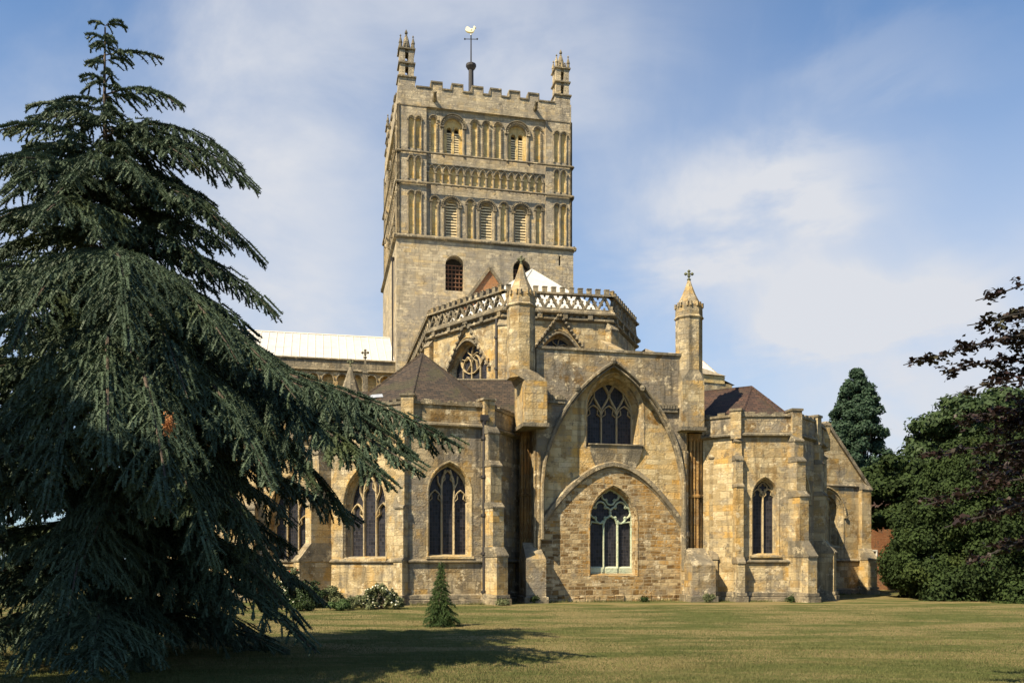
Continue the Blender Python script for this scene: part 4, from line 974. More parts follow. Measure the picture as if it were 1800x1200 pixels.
# skylight
Fs = Fr(P(645, 42.6), P(672, 42.3)); mb = MB(); z_ = ZP(709, 42.4); fbox(mb, Fs, 0, Fs.L, z_ - .8, z_ + .28, 0, .9); q4 = [Fs.pt(-.1, z_ + .28, -.1), Fs.pt(Fs.L + .1, z_ + .28, -.1), Fs.pt(Fs.L + .1, z_ + .28, 1), Fs.pt(-.1, z_ + .28, 1)]
t4 = [Fs.pt(.15, z_ + .5, .25), Fs.pt(Fs.L - .15, z_ + .5, .25), Fs.pt(Fs.L - .15, z_ + .5, .7), Fs.pt(.15, z_ + .5, .7)]; mb.hexa(q4, t4, 1)
for i in range(5): fbox(mb, Fs, i * Fs.L / 4 - .02, i * Fs.L / 4 + .02, z_ - .3, z_ + .28, -.03, 0, 1)
mb.build('skylight', ['lead_dark', 'lead_dark'], ABBEY)
# roofs right
cR = P(1321, 46.6); zR = ZP(680, 46.6); rgp = P(1225, 48.2)
bR = [ins(q, cR) for q in (D_l, D_r, E_r, F_r)] + [P(1402, 49.5), P(1236, 51)]
poly_roof(bR, 8.7, cR, zR, 'tile_red', ridge=(rgp, zR, [(0, 1, 6, 7), (1, 2, 6), (2, 3, 6), (3, 4, 6), (4, 5, 7, 6)], (0, 5)))
mb = MB(); c2 = P(1352, 50.5); z2_ = ZP(700, 50.5); b_ = [P(1300, 48.5), P(1402, 48.2), P(1412, 51), P(1390, 53), P(1290, 53)]; mb.add([(*q, 8.6) for q in b_] + [(*c2, z2_), (*P(1300, 52), z2_)], [(0, 1, 5, 6), (1, 2, 5), (2, 3, 5), (3, 4, 6, 5)]); mb.build('chapel_roof', 'tile_red', ABBEY)
# transept chapel with stone slates beyond the right turret
Ft = Fr(P(1150, 58.5), P(1287, 61)); mb = MB(); zt_ = Ft.z(1260, 673); panel(mb, Ft, rect(0, Ft.L, 0, zt_)); fbox(mb, Ft, -.1, Ft.s(1273), zt_ - .02, Ft.z(1260, 660), -.05, .5, 1); mb.quad(Ft.pt(Ft.L, 0, 0), Ft.pt(Ft.L, 0, 8), Ft.pt(Ft.L, zt_, 8), Ft.pt(Ft.L, zt_, 0)); mb.build('aisle_wall', ['stone', 'niche'], ABBEY)
mb = MB(); z5 = Ft.z(1260, 660); mb.add([Ft.pt(-1, z5, -.15), Ft.pt(Ft.s(1274), z5, -.15), Ft.pt(Ft.s(1270), z5, 7), Ft.pt(-1, z5, 7), Ft.pt(1.5, z5 + 2.3, 3.5), Ft.pt(Ft.s(1222), z5 + 1.95, 3.5)], [(0, 1, 5, 4), (1, 2, 5), (2, 3, 4, 5)]); mb.add([Ft.pt(Ft.s(1262), zt_ + .45, .1), Ft.pt(Ft.L + .15, zt_ - .05, -.1), Ft.pt(Ft.L + .15, zt_ - .05, 7), Ft.pt(Ft.s(1262), zt_ + .45, 7)], [(0, 1, 2, 3)]); mb.build('aisle_roof', 'stone_tile', ABBEY)
# left hand pinnacled turrets by the transept
mb = MB(); q = P(616, 56.5); z0 = ZP(702, 56.5); za_ = ZP(643, 56.5); mb.lathe(q.x, q.y, [(.75, 0), (.75, z0), (.85, z0 + .05), (.72, z0 + .15), (.06, za_)], 8, R(10)); cross_finial(mb, q.x, q.y, za_ - .05, ZP(629, 56.5) - za_, 1); mb.build('pinnacle', ['trim', 'moss'], ABBEY)
mb = MB(); q = P(642, 60); z0 = ZP(690, 60); zm = ZP(657, 60); za_ = ZP(628, 60); mb.lathe(q.x, q.y, [(.3, 0), (.3, z0), (.26, z0), (.24, zm), (.3, zm + .03), (.17, zm + .15), (.05, za_)], 4, R(57)); cross_finial(mb, q.x, q.y, za_ - .05, ZP(612, 60) - za_, 0); mb.build('pinnacle', 'trim', ABBEY)
mb = MB(); Fk = Fr(P(430, 53.5), P(690, 56)); z_ = ZP(716, 55); zr = ZP(693, 58); panel(mb, Fk, rect(0, Fk.L, 0, z_)); mb.add([Fk.pt(-.5, z_, -.2), Fk.pt(Fk.L, z_, -.2), Fk.pt(Fk.L, zr + .4, 3.5), Fk.pt(-.5, zr + .4, 3.5), Fk.pt(Fk.L, zr, 12), Fk.pt(-.5, zr, 12)], [(0, 1, 2, 3), (3, 2, 4, 5)], 1); mb.build('aisle_wall', ['stone', 'tile'], ABBEY)

# ------------------------------------------------------------------ downpipes
def downpipe(F, px, yt, yb, d=-.17, r=.085, hopper=True):
    s_ = F.s(px, d); x, y, _ = F.pt(s_, 0, d); zt_ = ZP(yt, y); zb = max(0.0, ZP(yb, y)); mb = MB(); mb.lathe(x, y, [(r, zb), (r, zt_)], 8)
    z_ = zb + .5
    while z_ < zt_: mb.lathe(x, y, [(r * 1.6, z_), (r * 1.6, z_ + .12)], 8); fbox(mb, F, s_ - .12, s_ + .12, z_ + .02, z_ + .08, d, .02); z_ += 1.75
    if hopper: fbox(mb, F, s_ - .17, s_ + .17, zt_ - .1, zt_ + .15, d - .12, .02); mb.lathe(x, y, [(r, zt_ - .4), (.13, zt_ - .1)], 8)
    mb.build('downpipe', 'iron', ABBEY)
downpipe(FB, 851, 735, 1062); downpipe(facs[1], 873, 560, 665, d=-.2, hopper=False)
mb = MB(); x, y, _ = FS_.pt(TW - 1.9, 0, -.15); mb.lathe(x, y, [(.07, 18), (.07, ZP(457, y))], 6); mb.lathe(x, y, [(.1, ZP(457, y) - .1), (.2, ZP(457, y) + .2)], 6); mb.build('downpipe', 'iron', ABBEY)

# ------------------------------------------------------------------ vegetation helpers (numpy)
def np_mesh(name, verts, k, mat, parent=None, origin=(0, 0, 0), normals_up=False):
    """verts: (M, k, 3), every k vertices form one face"""
    m = verts.shape[0]; me = bpy.data.meshes.new(name); v = verts.reshape(-1, 3) - np.array(origin)
    me.vertices.add(m * k); me.vertices.foreach_set('co', v.astype(np.float32).ravel())
    me.loops.add(m * k); me.loops.foreach_set('vertex_index', np.arange(m * k, dtype=np.int32))
    me.polygons.add(m); me.polygons.foreach_set('loop_start', np.arange(0, m * k, k, dtype=np.int32)); me.polygons.foreach_set('loop_total', np.full(m, k, dtype=np.int32))
    me.materials.append(M[mat]); me.update(); me.validate()
    o = bpy.data.objects.new(name, me); COL.objects.link(o)
    if parent is not None: o.parent = parent
    else: o.location = origin
    return o
def unit(a): return a / np.maximum(1e-9, np.linalg.norm(a, axis=-1, keepdims=True))
def blades(p, d, ln, wd):
    """thin triangles from p along d"""
    r = unit(RNG.normal(size=p.shape)); s = unit(np.cross(d, r)) * wd[:, None]
    return np.stack([p - s, p + s, p + d * ln[:, None]], 1)
def leaves(p, nrm, size, aspect=1.6, droop=None):
    r = RNG.normal(size=p.shape)
    if droop is not None: r = r * .6 + np.array(droop)
    a = unit(r - nrm * (r * nrm).sum(1, keepdims=True)); b = np.cross(nrm, a); s = size[:, None]
    return np.stack([p - a * s * aspect * .5, p + b * s * .5 + nrm * s * .12, p + a * s * aspect * .5, p - b * s * .5 + nrm * s * .12], 1)

def conifer(root, base, H, env, droop, nb, seed, mat, needle=.075, per_m=62, extra=(), sec_gap=.17, zmin=.02, tuft_w=.013, hang=.55, rmain=1.0, sec_len=.40, core=.016, tert=.85, tl=(.12, .42), tiers=0, drp=1.7):
    """deodar: arching limbs, flat sprays of drooping branchlets, needles all round the twigs. env(f)->limb length at height f*H"""
    rg = np.random.default_rng(seed); segs = []; limbs = MB(); bx, by = base
    def limb(z0, phi, L_, dr, up=.12, bend=0.0):
        n = max(5, int(L_ / .35)); pts = []
        for i in range(n + 1):
            t = i / n; a = phi + bend * t; pts.append(np.array([bx + math.cos(a) * L_ * t, by + math.sin(a) * L_ * t, max(zmin, z0 + L_ * (up * math.sin(t * 2.2) - dr * t ** drp))]))
        return pts
    todo = []
    for i in range(nb):
        f = (i + .5) / nb; f = f ** 1.08; f = (math.floor(f * tiers) + .5 + rg.uniform(-.13, .13)) / tiers if tiers and f < .85 else f; z0 = H * (.05 + .945 * f); phi = i * 2.399 + rg.uniform(-.4, .4); L_ = env(f) * rg.uniform(.72, 1.08)
        todo.append((z0, phi, L_, droop * rg.uniform(.75, 1.2), rg.uniform(.0, .2 if f > .6 else .08), rg.uniform(-.25, .25)))
    todo += list(extra)
    for (z0, phi, L_, dr, up, bend) in todo:
        pts = limb(z0, phi, L_, dr, up, bend); n = len(pts)
        limbs.tube(pts, [max(.006, .0105 * L_ * (1 - .92 * i / n) * rmain) for i in range(n)], 5)
        pts = np.array(pts); cum = np.concatenate([[0], np.cumsum(np.linalg.norm(np.diff(pts, axis=0), axis=1))]); tot = cum[-1]
        def at(x): return np.array([np.interp(x, cum, pts[:, k]) for k in range(3)])
        for i in range(n - 1):
            if cum[i] > tot * .08:
                for _ in range(5): o3 = rg.normal(0, 1, 3) * np.array([.06, .06, .03]) * min(1, L_ / 3) + np.array([0, 0, .035 * min(1, L_ / 3)]); segs.append((pts[i] + o3, pts[i + 1] + o3))
        x = tot * .10; side = 1
        while x < tot:
            p = at(x); dd = unit(at(min(tot, x + .1)) - at(max(0, x - .1))); f = x / tot
            sl_ = min(1.75, (L_ * sec_len) * 1.08 * (1 - f) ** .8 * rg.uniform(.5, 1.15) + .09)
            ang = side * rg.uniform(.65, 1.15); h = np.array([dd[0] * math.cos(ang) - dd[1] * math.sin(ang), dd[0] * math.sin(ang) + dd[1] * math.cos(ang), dd[2] * .6]); h = unit(h)
            m = max(2, int(sl_ / .14)); q = p.copy(); prev = q.copy(); dr_ = rg.uniform(hang * .6, hang * 1.5)
            for j in range(m):
                t = (j + 1) / m; step = unit(h + np.array([0, 0, -dr_ * t * 1.6])) * sl_ / m + rg.normal(0, .012, 3); q = prev + step; q[2] = max(zmin, q[2]); segs.append((prev, q))
                if sl_ > .25:
                    for sg in (-1, 1):
                        if rg.random() < tert:
                            tl_ = rg.uniform(*tl) * min(1, sl_) * (1.1 - .6 * t); a2 = sg * rg.uniform(.4, .85); sd = unit(step)
                            e = np.array([sd[0] * math.cos(a2) - sd[1] * math.sin(a2), sd[0] * math.sin(a2) + sd[1] * math.cos(a2), sd[2] - rg.uniform(.1, .7) * hang * 1.6]); e = unit(e) * tl_; md = prev + e * .5; md[2] = max(zmin, md[2]); q2 = md + e * .5 + np.array([0, 0, -tl_ * .2]); q2[2] = max(zmin, q2[2]); segs.append((prev.copy(), md)); segs.append((md, q2))
                prev = q
            x += sec_gap * rg.uniform(.6, 1.3); side = -side
    A = np.array([s[0] for s in segs]); B = np.array([s[1] for s in segs]); ln = np.linalg.norm(B - A, axis=1)
    cnt = np.maximum(2, (ln * per_m).astype(int)); idx = np.repeat(np.arange(len(A)), cnt); t = rg.random(len(idx))[:, None]
    p = A[idx] * (1 - t) + B[idx] * t; d = unit(B[idx] - A[idx]); r = unit(rg.normal(size=p.shape)); r = unit(r - d * (r * d).sum(1, keepdims=True)); r[:, 2] += .3
    dd = unit(r + d * rg.uniform(.2, .8, (len(p), 1))); L_ = needle * rg.uniform(.6, 1.2, len(p)); bl_ = blades(p, dd, L_, np.full(len(p), tuft_w) * rg.uniform(.7, 1.3, len(p)))
    print('conifer', len(segs), len(p))
    dS = unit(B - A); r1 = unit(np.cross(dS, np.array([.3, .2, 1.0]))); r2 = np.cross(dS, r1); rr = (core * rg.uniform(.7, 1.2, len(A)))[:, None]; qs = []
    for k_ in range(3):
        u0 = (r1 * math.cos(2.094 * k_) + r2 * math.sin(2.094 * k_)) * rr; u1 = (r1 * math.cos(2.094 * (k_ + 1)) + r2 * math.sin(2.094 * (k_ + 1))) * rr; qs.append(np.stack([A + u0, A + u1, B + u1 * .7, B + u0 * .7], 1))
    np_mesh('twigs', np.concatenate(qs), 4, mat, root, tuple(root.location))
    np_mesh('foliage', bl_, 3, mat, root, tuple(root.location))
    limbs.build('branch', 'bark', root); 
    mb = MB(); n = 12; mb.tube([(bx + .04 * H * .05 * math.sin(i), by, H * i / n) for i in range(n + 1)], [max(.015, H * .021 * rmain * (1 - .97 * (i / n) ** .8)) for i in range(n + 1)], 9); mb.build('trunk', 'bark', root, smooth=True)
    return segs

# great cedar on the left
CS = .92; cb = P(186, 19.0 * CS); CH = ZP(48, 19.0 * CS)
ced = empty('cedar_tree', (cb.x, cb.y, 0)); tag(ced, 'huge dark blue-green drooping cedar filling the left side of the lawn', 'tree')
def cenv(f):
    return CS * float(np.interp(f, [0, .08, .18, .3, .42, .5, .6, .7, .78, .86, .93, 1], [4.0, 4.3, 5.0, 5.5, 5.1, 4.4, 3.8, 3.2, 2.3, 1.15, .65, .3]))
sc = 19 / FPX
EX = []
def tipspec(px, py, Y=18.0, up=.1, dr=.5, bend=0.0):
    Y = Y * CS; q = P(px, Y); v_ = q - cb; L_ = v_.length; phi = math.atan2(v_.y, v_.x) - bend; zt_ = ZP(py, Y); z0 = zt_ - L_ * (up * math.sin(2.2) - dr); EX.append((z0, phi, L_, dr, up, bend))
for a in ((286, 104, 19, .1, .15), (320, 190, 18.6, .1, .35), (455, 340, 18.3, .12, .42), (405, 412, 17.6, .12, .45), (430, 300, 18.8, .12, .4), (490, 560, 18.0, .1, .45), (470, 470, 19.4, .1, .5), (454, 598, 19.0, .0, .45), (540, 678, 18.6, .0, .42),
          (632, 745, 17.6, .0, .40), (813, 787, 16.6, .0, .27), (735, 805, 16.2, .0, .34), (745, 832, 15.8, .0, .30), (695, 857, 15.4, .0, .38), (640, 800, 17, .0, .38), (620, 925, 16.8, .1, .55), (560, 870, 15.5, .1, .5), (480, 860, 14, .1, .5), (540, 1110, 16.5, .08, .42), (555, 1145, 15.8, .06, .3), (500, 1020, 16.5, .1, .5), (450, 950, 15, .1, .45),
          (330, 262, 18.4, .1, .35), (350, 300, 17.5, .1, .4), (100, 250, 17.6, .1, .2), (40, 262, 18, .1, .25), (160, 300, 16.4, .1, .4), (250, 330, 16.6, .1, .45), (300, 360, 17.6, .1, .45), (90, 350, 16.4, .1, .4), (380, 380, 18.8, .1, .45), (10, 240, 19.5, .1, .15), (156, 42, 19, .3, .1), (216, 40, 19, .3, .1), (150, 62, 18.8, .2, .2), (224, 50, 19.1, .2, .15), (205, 76, 18.8, .1, .3), (160, 84, 18.9, .1, .3), (186, 66, 18.6, .1, .3), (45, 190, 18.8, .12, .12), (150, 110, 19, .1, .1), (60, 400, 15, .1, .4), (300, 900, 12.2, .14, .5), (190, 820, 12.4, .12, .5), (80, 900, 12.6, .1, .5), (230, 620, 13.2, .1, .5), (330, 700, 14, .1, .45), (20, 620, 13.5, .1, .5), (380, 1000, 13.6, .1, .5), (0, 230, 17, .12, .3), (-40, 300, 16, .1, .35), (120, 1080, 13, .06, .3), (160, 1190, 12.5, .05, .15), (520, 700, 15.2, .1, .4), (420, 640, 14.6, .1, .42)): tipspec(*a)
conifer(ced, cb, CH, cenv, .36, 138, 11, 'cedar', needle=.052, per_m=125, extra=EX, sec_gap=.115, tuft_w=.0095, hang=.5, core=.02, tert=.8, tl=(.15, .48), tiers=15, drp=2.1)
# patches of dead orange needles
mb_ = []; 
for px_, py_, Y_ in ((297, 745, 11.6),):
    c = np.array([*P(px_, Y_), ZP(py_, Y_)]); p = c + RNG.normal(0, 1, (260, 3)) * np.array([.025, .04, .06]); mb_.append(blades(p, unit(RNG.normal(size=p.shape)), np.full(260, .05), np.full(260, .008)))
np_mesh('dead_needles', np.concatenate(mb_), 3, 'rust', ced, tuple(ced.location))

# small young conifer on the lawn
yb = P(775, 26.2); yc = empty('young_conifer', (yb.x, yb.y, 0)); tag(yc, 'small young dark green conifer standing alone on the lawn before the chapel', 'tree')
conifer(yc, yb, 1.92, lambda f: float(np.interp(f, [0, .12, .3, .5, .75, 1], [.62, .60, .47, .33, .15, .03])), .34, 96, 5, 'conifer', needle=.045, per_m=150, sec_gap=.045, zmin=.015, tuft_w=.006, hang=.45, sec_len=.45, core=.008, tl=(.1, .34))

def crown(name, clumps, n, size, mat, parent, origin, flat=.75, droop=None, aspect=1.6, inner=.55):
    """leaf faces spread through many clumps (x, y, z, r)"""
    C_ = np.array(clumps, float); wgt = C_[:, 3] ** 2; idx = RNG.choice(len(C_), n, p=wgt / wgt.sum()); d = unit(RNG.normal(size=(n, 3)))
    rad = C_[idx, 3] * (inner + (1 - inner) * RNG.random(n) ** .5) * RNG.uniform(.75, 1.35, n); p = C_[idx, :3] + d * rad[:, None] * np.array([1, 1, flat])
    p[:, 2] = np.maximum(p[:, 2], .05); nrm = unit(d + RNG.normal(0, .55, (n, 3)) + np.array([0, 0, .3])); sz = size * RNG.uniform(.6, 1.25, n)
    return np_mesh(name, leaves(p, nrm, sz, aspect, droop), 4, mat, parent, origin)
def broad_tree(name, label, base, H, R_, n_cl, n_leaf, size, mat, zlo=.25, flat=.8, seed=1, clr=(.16, .3), group=None, shape=None, trunk_r=.35, droop=None):
    rg = random.Random(seed); o = empty(name, (base[0], base[1], 0)); tag(o, label, 'tree', group); cl = []
    lim = MB()
    while len(cl) < n_cl:
        f = rg.random(); z = H * (zlo + (1 - zlo) * f); prof = shape(f) if shape else math.sqrt(max(.03, 1 - ((f - .4) / .62) ** 2)); a = rg.uniform(0, 6.283); rr_ = R_ * prof * math.sqrt(rg.uniform(.25, 1)); r = R_ * rg.uniform(*clr) * (.6 + .4 * prof)
        cl.append((base[0] + rr_ * math.cos(a), base[1] + rr_ * math.sin(a), min(z, H - r * .6), r))
    for c in cl[::4]:
        m_ = (base[0] * .6 + c[0] * .4, base[1] * .6 + c[1] * .4, c[2] * .55 + H * .05); lim.tube([(base[0], base[1], H * .12), m_, c[:3]], [trunk_r * .4, trunk_r * .22, .03], 5)
    crown('crown', cl, n_leaf, size, mat, o, tuple(o.location), flat, droop)
    lim.build('branch', 'bark', o); mb = MB(); mb.tube([(base[0], base[1], -.05), (base[0] + .05, base[1], H * .3), (base[0], base[1] + .1, H * .8)], [trunk_r * 1.2, trunk_r * .8, trunk_r * .15], 9); mb.build('trunk', 'bark', o, smooth=True)
    return o
# giant sequoia behind the gable
sb = P(1505, 92); broad_tree('sequoia_tree', 'tall narrow dark green conifer rising behind the gabled chapel', sb, ZP(650, 92), 3.5, 380, 120000, .2, 'sequoia', zlo=.12, seed=4, clr=(.12, .24), shape=lambda f: float(np.interp(f, [0, .35, .55, .75, .9, 1], [.98, .92, .90, .66, .38, .03])), trunk_r=.7)
# background trees on the right
q = P(1725, 62); broad_tree('ash_tree', 'tall pale green feathery tree behind the dense dark bush at right', q, ZP(690, 62), 5.6, 70, 42000, .24, 'leaf_light', zlo=.2, seed=8, flat=.5)
q = P(1620, 56); broad_tree('yew_tree', 'mid height dark spreading tree next to the brick house', q, ZP(800, 56), 4.2, 60, 32000, .2, 'leaf', zlo=.52, seed=9, flat=.6)
q = P(1706, 46.5); broad_tree('hornbeam_tree', 'broad dense dark green tree with foliage down to the lawn at right', q, ZP(775, 46.5), 4.15, 230, 150000, .115, 'leaf', zlo=.0, seed=12, flat=.9, clr=(.09, .19), shape=lambda f: float(np.interp(f, [0, .15, .45, .75, 1], [1.0, 1.0, .90, .58, .2])), droop=(0, 0, -.8))
q = P(1835, 44); broad_tree('hornbeam_tree', 'dark bushy tree cut off by the right edge of the photo', q, ZP(725, 44), 4.2, 150, 85000, .115, 'leaf', zlo=.0, seed=13, flat=.9, shape=lambda f: float(np.interp(f, [0, .15, .5, .8, 1], [1.0, 1.0, .95, .7, .3])), droop=(0, 0, -.6))
# copper beech whose branches reach in from the right edge
bb = Vector((12.6, 13.4)); be = empty('copper_beech', (bb.x, bb.y, 0)); tag(be, 'dark purple copper beech with branches reaching in from the right edge', 'tree')
mb = MB(); LP = []; LN = []; rg = random.Random(21)
def bspray(p0, p1, n, spread, dens):
    p0, p1 = Vector(p0), Vector(p1); L_ = (p1 - p0).length; path = []
    for i in range(n + 1):
        t = i / n; q = p0.lerp(p1, t); q.z += .12 * L_ * math.sin(math.pi * t) * .5 + rg.uniform(-.03, .03); path.append(q)
    mb.tube(path, [.022 * (1 - t / (n + .5)) * min(1, L_ / 3) + .006 for t in range(n + 1)], 5)
    for i in range(1, n + 1):
        for k in range(dens):
            t = i - rg.random(); j = int(max(0, min(n - 1, math.floor(t)))); q = path[j].lerp(path[j + 1], max(0, t - j)); f = t / n
            d = Vector((rg.uniform(-1, .5), rg.uniform(-1, 1), rg.uniform(-.75, .45))).normalized(); l = spread * (1.15 - f * .8) * rg.uniform(.3, 1); e = q + d * l + Vector((-l * .35, 0, 0))
            mb.tube([q, q.lerp(e, .5) + Vector((0, 0, .03)), e], [.009, .006, .003], 3); m_ = max(4, int(l / .035))
            for u_ in range(m_):
                w_ = q.lerp(e, (u_ + .6) / m_)
                for _ in range(3): LP.append(w_ + Vector((rg.gauss(0, .035), rg.gauss(0, .035), rg.gauss(0, .03)))); LN.append((rg.gauss(0, .5), rg.gauss(0, .5), rg.gauss(.9, .4)))
Yb = 12.5
def BP(px, py, Y=Yb): return (*P(px, Y), ZP(py, Y))
for (a, b, n, sp, de) in (((2050, 600, 13.5), (1588, 642, 12.2), 12, .55, 4), ((2080, 480, 13), (1715, 530, 12.6), 9, .5, 3), ((2050, 560, 12.6), (1700, 575, 12.2), 9, .45, 3), ((2060, 640, 13), (1655, 655, 12.8), 10, .5, 4), ((2060, 680, 12.5), (1690, 690, 12), 9, .42, 3),
                          ((2000, 800, 13.5), (1640, 800, 13), 9, .6, 4), ((2000, 840, 13), (1625, 890, 12.4), 9, .5, 4), ((2030, 870, 12.5), (1660, 930, 12), 9, .5, 3), ((2000, 720, 14), (1690, 745, 13.4), 8, .6, 5), ((1990, 930, 13.4), (1700, 990, 12.8), 8, .5, 3), ((2010, 760, 12), (1735, 850, 12), 8, .55, 5), ((1980, 600, 13), (1770, 610, 12.8), 5, .6, 7), ((1990, 860, 13.8), (1760, 900, 13.6), 6, .8, 8), ((1990, 960, 13.8), (1765, 960, 13.4), 6, .8, 7), ((1990, 700, 13.9), (1750, 760, 13.6), 6, .9, 9), ((1990, 800, 13.9), (1720, 830, 13.6), 6, .9, 9), ((1990, 550, 13.4), (1760, 560, 13), 6, .6, 8), ((1990, 650, 13.4), (1750, 660, 13), 6, .6, 8)):
    bspray(BP(*a), BP(*b), n, sp, de)
for zt_ in range(9):     # body of the tree, beyond the frame
    for k in range(7): a = k * .9 + zt_; r = 3.3 - abs(zt_ - 4) * .3; bspray((bb.x, bb.y, 1.8 + zt_ * .7), (bb.x + r * math.cos(a), bb.y + r * math.sin(a), 2.0 + zt_ * .8), 5, .8, 4)
mb.build('branch', 'beech_bark', be); LPn = np.array([tuple(x) for x in LP]); LNn = unit(np.array(LN)); np_mesh('foliage', leaves(LPn, LNn, .062 * RNG.uniform(.7, 1.2, len(LPn)), 1.5), 4, 'beech', be, tuple(be.location))
mb = MB(); mb.tube([(bb.x, bb.y, -.05), (bb.x + .1, bb.y, 3), (bb.x, bb.y, 8)], [.42, .3, .1], 10); mb.build('trunk', 'bark', be, smooth=True); print('beech leaves', len(LP))
# tree left of the camera, out of frame, whose shade lies on the near lawn
broad_tree('lime_tree', 'broad lime tree left of the viewpoint shading the near lawn', (-13.2, 5.2), 13.5, 4.6, 46, 11000, .34, 'leaf', zlo=.5, seed=31)

# ------------------------------------------------------------------ flower border
def shrub(name, label, px, Y, w_, h_, n, size, mat, seed, flowers=None, fn=0, dome=True, group='plants in the border under the chapel wall'):
    rg = np.random.default_rng(seed); c = P(px, Y); o = empty(name, (c.x, c.y, 0)); tag(o, label, 'plant', group)
    cl = []
    for i in range(max(8, int(w_ * h_ * 34))):
        f = rg.random(); a = rg.random() * 6.28; r = math.sqrt(rg.random()) * w_ * .42 * (1 - .45 * f); cl.append((c.x + r * 1.15 * math.cos(a), c.y + r * math.sin(a) * .7, .1 + f * (h_ - .15) * rg.uniform(.6, 1.1), .06 + .13 * rg.random()))
    crown('foliage', cl, n, size, mat, o, tuple(o.location), .9)
    mb = MB()
    for q in cl[::3]: mb.tube([(c.x + rg.uniform(-.08, .08), c.y, 0), (q[0], q[1], q[2])], [.012, .005], 4)
    mb.build('stem', 'bark', o)
    if flowers:
        C_ = np.array(cl); ii = rg.integers(0, len(cl), fn); d = unit(rg.normal(size=(fn, 3)) + np.array([0, -.9, .5])); p = C_[ii, :3] + d * (C_[ii, 3] * 1.12)[:, None]
        fn = min(fn, 95); src = None
        for k in range(fn):
            if k < 4:
                ds = unit(rg.normal(0, .5, (5, 3)) + d[k]); src_ = np_mesh('flower', leaves(rg.normal(0, .012, (5, 3)), ds, np.full(5, .055 * rg.uniform(.7, 1.2)), 1.1), 4, flowers, o, (0, 0, 0)); f_ = src_
                protos = (protos if k else []) + [src_]
            else: f_ = protos[k % 4].copy(); COL.objects.link(f_); f_.parent = o
            f_.location = Vector(p[k]) - o.location
    return o
shrub('rose_bush', 'rounded rose bush covered in small white flowers by the chapel corner', 672, 36.0, 2.0, 1.05, 9000, .06, 'shrub', 1, 'petal_w', 170)
shrub('rose_bush', 'low bush with a few pale flowers left of the chapel buttress', 640, 36.6, 1.0, .55, 2500, .06, 'shrub', 2, 'petal_w', 25)
shrub('rose_bush', 'taller rose bush with red blooms near the leftmost window', 513, 37.5, 1.1, 1.65, 5000, .06, 'shrub', 3, 'petal_r', 34)
shrub('rose_bush', 'rose bush with white blooms beside the red roses', 492, 36.8, 1.0, 1.25, 4000, .06, 'leaf_light', 4, 'petal_w', 60)
shrub('lavender_bush', 'grey green airy shrub in the middle of the border', 545, 36.8, 1.5, 1.15, 6500, .05, 'leaf_light', 5)
shrub('lavender_bush', 'grey green shrub beside the clipped dark hummock', 582, 37.2, 1.2, .95, 5200, .05, 'shrub', 6)
shrub('clipped_shrub', 'low clipped dark green hummock in the border', 594, 34.8, .95, .42, 4500, .045, 'conifer', 7)
shrub('border_plant', 'loose brownish green plant right of the clipped hummock', 618, 35.6, .7, .7, 2200, .05, 'shrub', 8)
shrub('border_plant', 'low green plant with white specks at the left of the border', 530, 34.6, 1.1, .5, 4200, .05, 'leaf', 9, 'petal_w', 22)
shrub('weed_tuft', 'green weed tuft at the foot of the corner buttress', 884, 39.0, .9, .22, 900, .05, 'shrub', 10, group='weeds at the foot of the walls')
shrub('weed_tuft', 'green weeds at the foot of the broken wall stump', 940, 41.0, .6, .3, 600, .05, 'leaf', 11, group='weeds at the foot of the walls')
shrub('weed_tuft', 'dry brown weed clump against the right wall stump', 1246, 41.7, .6, .5, 800, .05, 'shrub', 12, group='weeds at the foot of the walls')
shrub('weed_tuft', 'small weed below the right chapel window', 1390, 41.9, .4, .3, 400, .05, 'leaf', 13, group='weeds at the foot of the walls')
shrub('weed_tuft', 'small low weed under the green stained window', 1132, 42.3, .6, .2, 400, .05, 'leaf', 14, group='weeds at the foot of the walls')

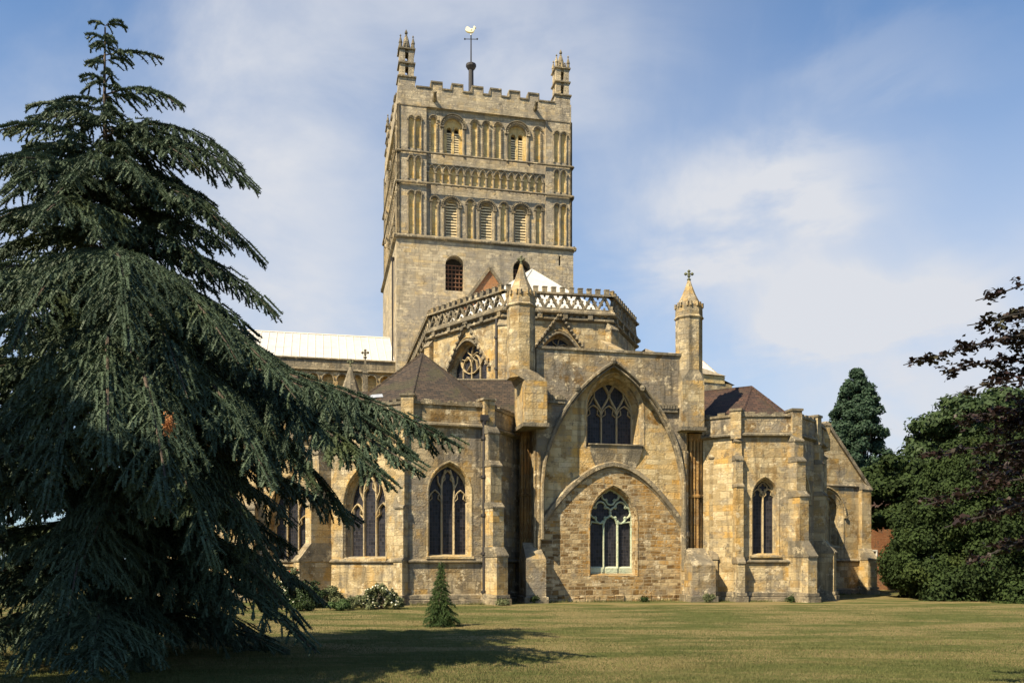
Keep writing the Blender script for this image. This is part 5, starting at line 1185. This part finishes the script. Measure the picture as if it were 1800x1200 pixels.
# ------------------------------------------------------------------ brick house beyond
hs = Fr(P(1500, 61), P(1625, 63)); ho = empty('brick_house', (hs.p0.x, hs.p0.y, 0)); tag(ho, 'red brick house with a white window beyond the gabled chapel', 'house')
mb = MB(); wz0, wz1 = hs.z(1535, 984), hs.z(1535, 967); wr = rect(hs.s(1526), hs.s(1541), wz0, wz1); zt_ = hs.z(1540, 905); panel(mb, hs, rect(0, hs.L, -.1, zt_), [wr]); mb.quad(hs.pt(hs.L, -.1, 0), hs.pt(hs.L, -.1, 8), hs.pt(hs.L, zt_, 8), hs.pt(hs.L, zt_, 0)); mb.build('wall', 'brick', ho)
mb = MB(); mb.quad(hs.pt(-.3, zt_ - .05, -.3), hs.pt(hs.L + .3, zt_ - .05, -.3), hs.pt(hs.L + .3, zt_ + 2.4, 4), hs.pt(-.3, zt_ + 2.4, 4)); mb.quad(hs.pt(hs.L + .3, zt_ - .05, 8.3), hs.pt(-.3, zt_ - .05, 8.3), hs.pt(-.3, zt_ + 2.4, 4), hs.pt(hs.L + .3, zt_ + 2.4, 4)); mb.build('roof', 'tile_red', ho)
mb = MB(); sweep(mb, hs, wr, .1, -.03, .08, .9, closed=True); c_ = (wr[0][0] + wr[1][0]) / 2; sweep(mb, hs, [(c_, wz0), (c_, wz1)], .05, .02, .07); wn = mb.build('window', 'white', ho); mb = MB(); panel(mb, hs, wr, d=.1); mb.build('pane', 'glass', wn)

# ------------------------------------------------------------------ grass blades near the camera
n = 460000; Yg = 12.5 + 26 * RNG.random(n) ** 1.7; Xg = (RNG.random(n) * 1.35 - .66) * Yg; p = np.stack([Xg, Yg, np.zeros(n)], 1)
d = unit(RNG.normal(0, .45, (n, 3)) + np.array([0, 0, 1.0])); patch = (np.sin(Xg * .9 + np.sin(Yg * 1.3) * 2) * np.sin(Yg * 2.1 + Xg * .5) + 1) * .5
bl_ = blades(p, d, (.020 + .038 * RNG.random(n) ** 1.5) * (.6 + .8 * patch), .0035 + .0025 * RNG.random(n)); 
base_line = [FZ, FA, FB, FCc, FC, FD, FE, FF, FG, GL]; ex = []
for F in base_line:
    m_ = int(F.L * 260); a_ = RNG.random(m_) * F.L; o_ = np.abs(RNG.normal(0, .22, m_)) + .18; keep = np.sin(a_ * 2.3) + RNG.normal(0, .8, m_) > -.3
    ex.append(np.stack([F.p0.x + F.t.x * a_ + F.n.x * o_, F.p0.y + F.t.y * a_ + F.n.y * o_, np.zeros(m_)], 1)[keep])
ex = np.concatenate(ex); de = unit(RNG.normal(0, .5, ex.shape) + np.array([0, 0, 1.1])); bl_ = np.concatenate([bl_, blades(ex, de, .06 + .16 * RNG.random(len(ex)) ** 2, .008 + .006 * RNG.random(len(ex)))])
o = np_mesh('grass', bl_, 3, 'blade'); tag(o, 'short dry mown grass of the lawn', 'grass', kind='stuff')
for o in list(bpy.data.objects):
    if '_o' in o: del o['_o']
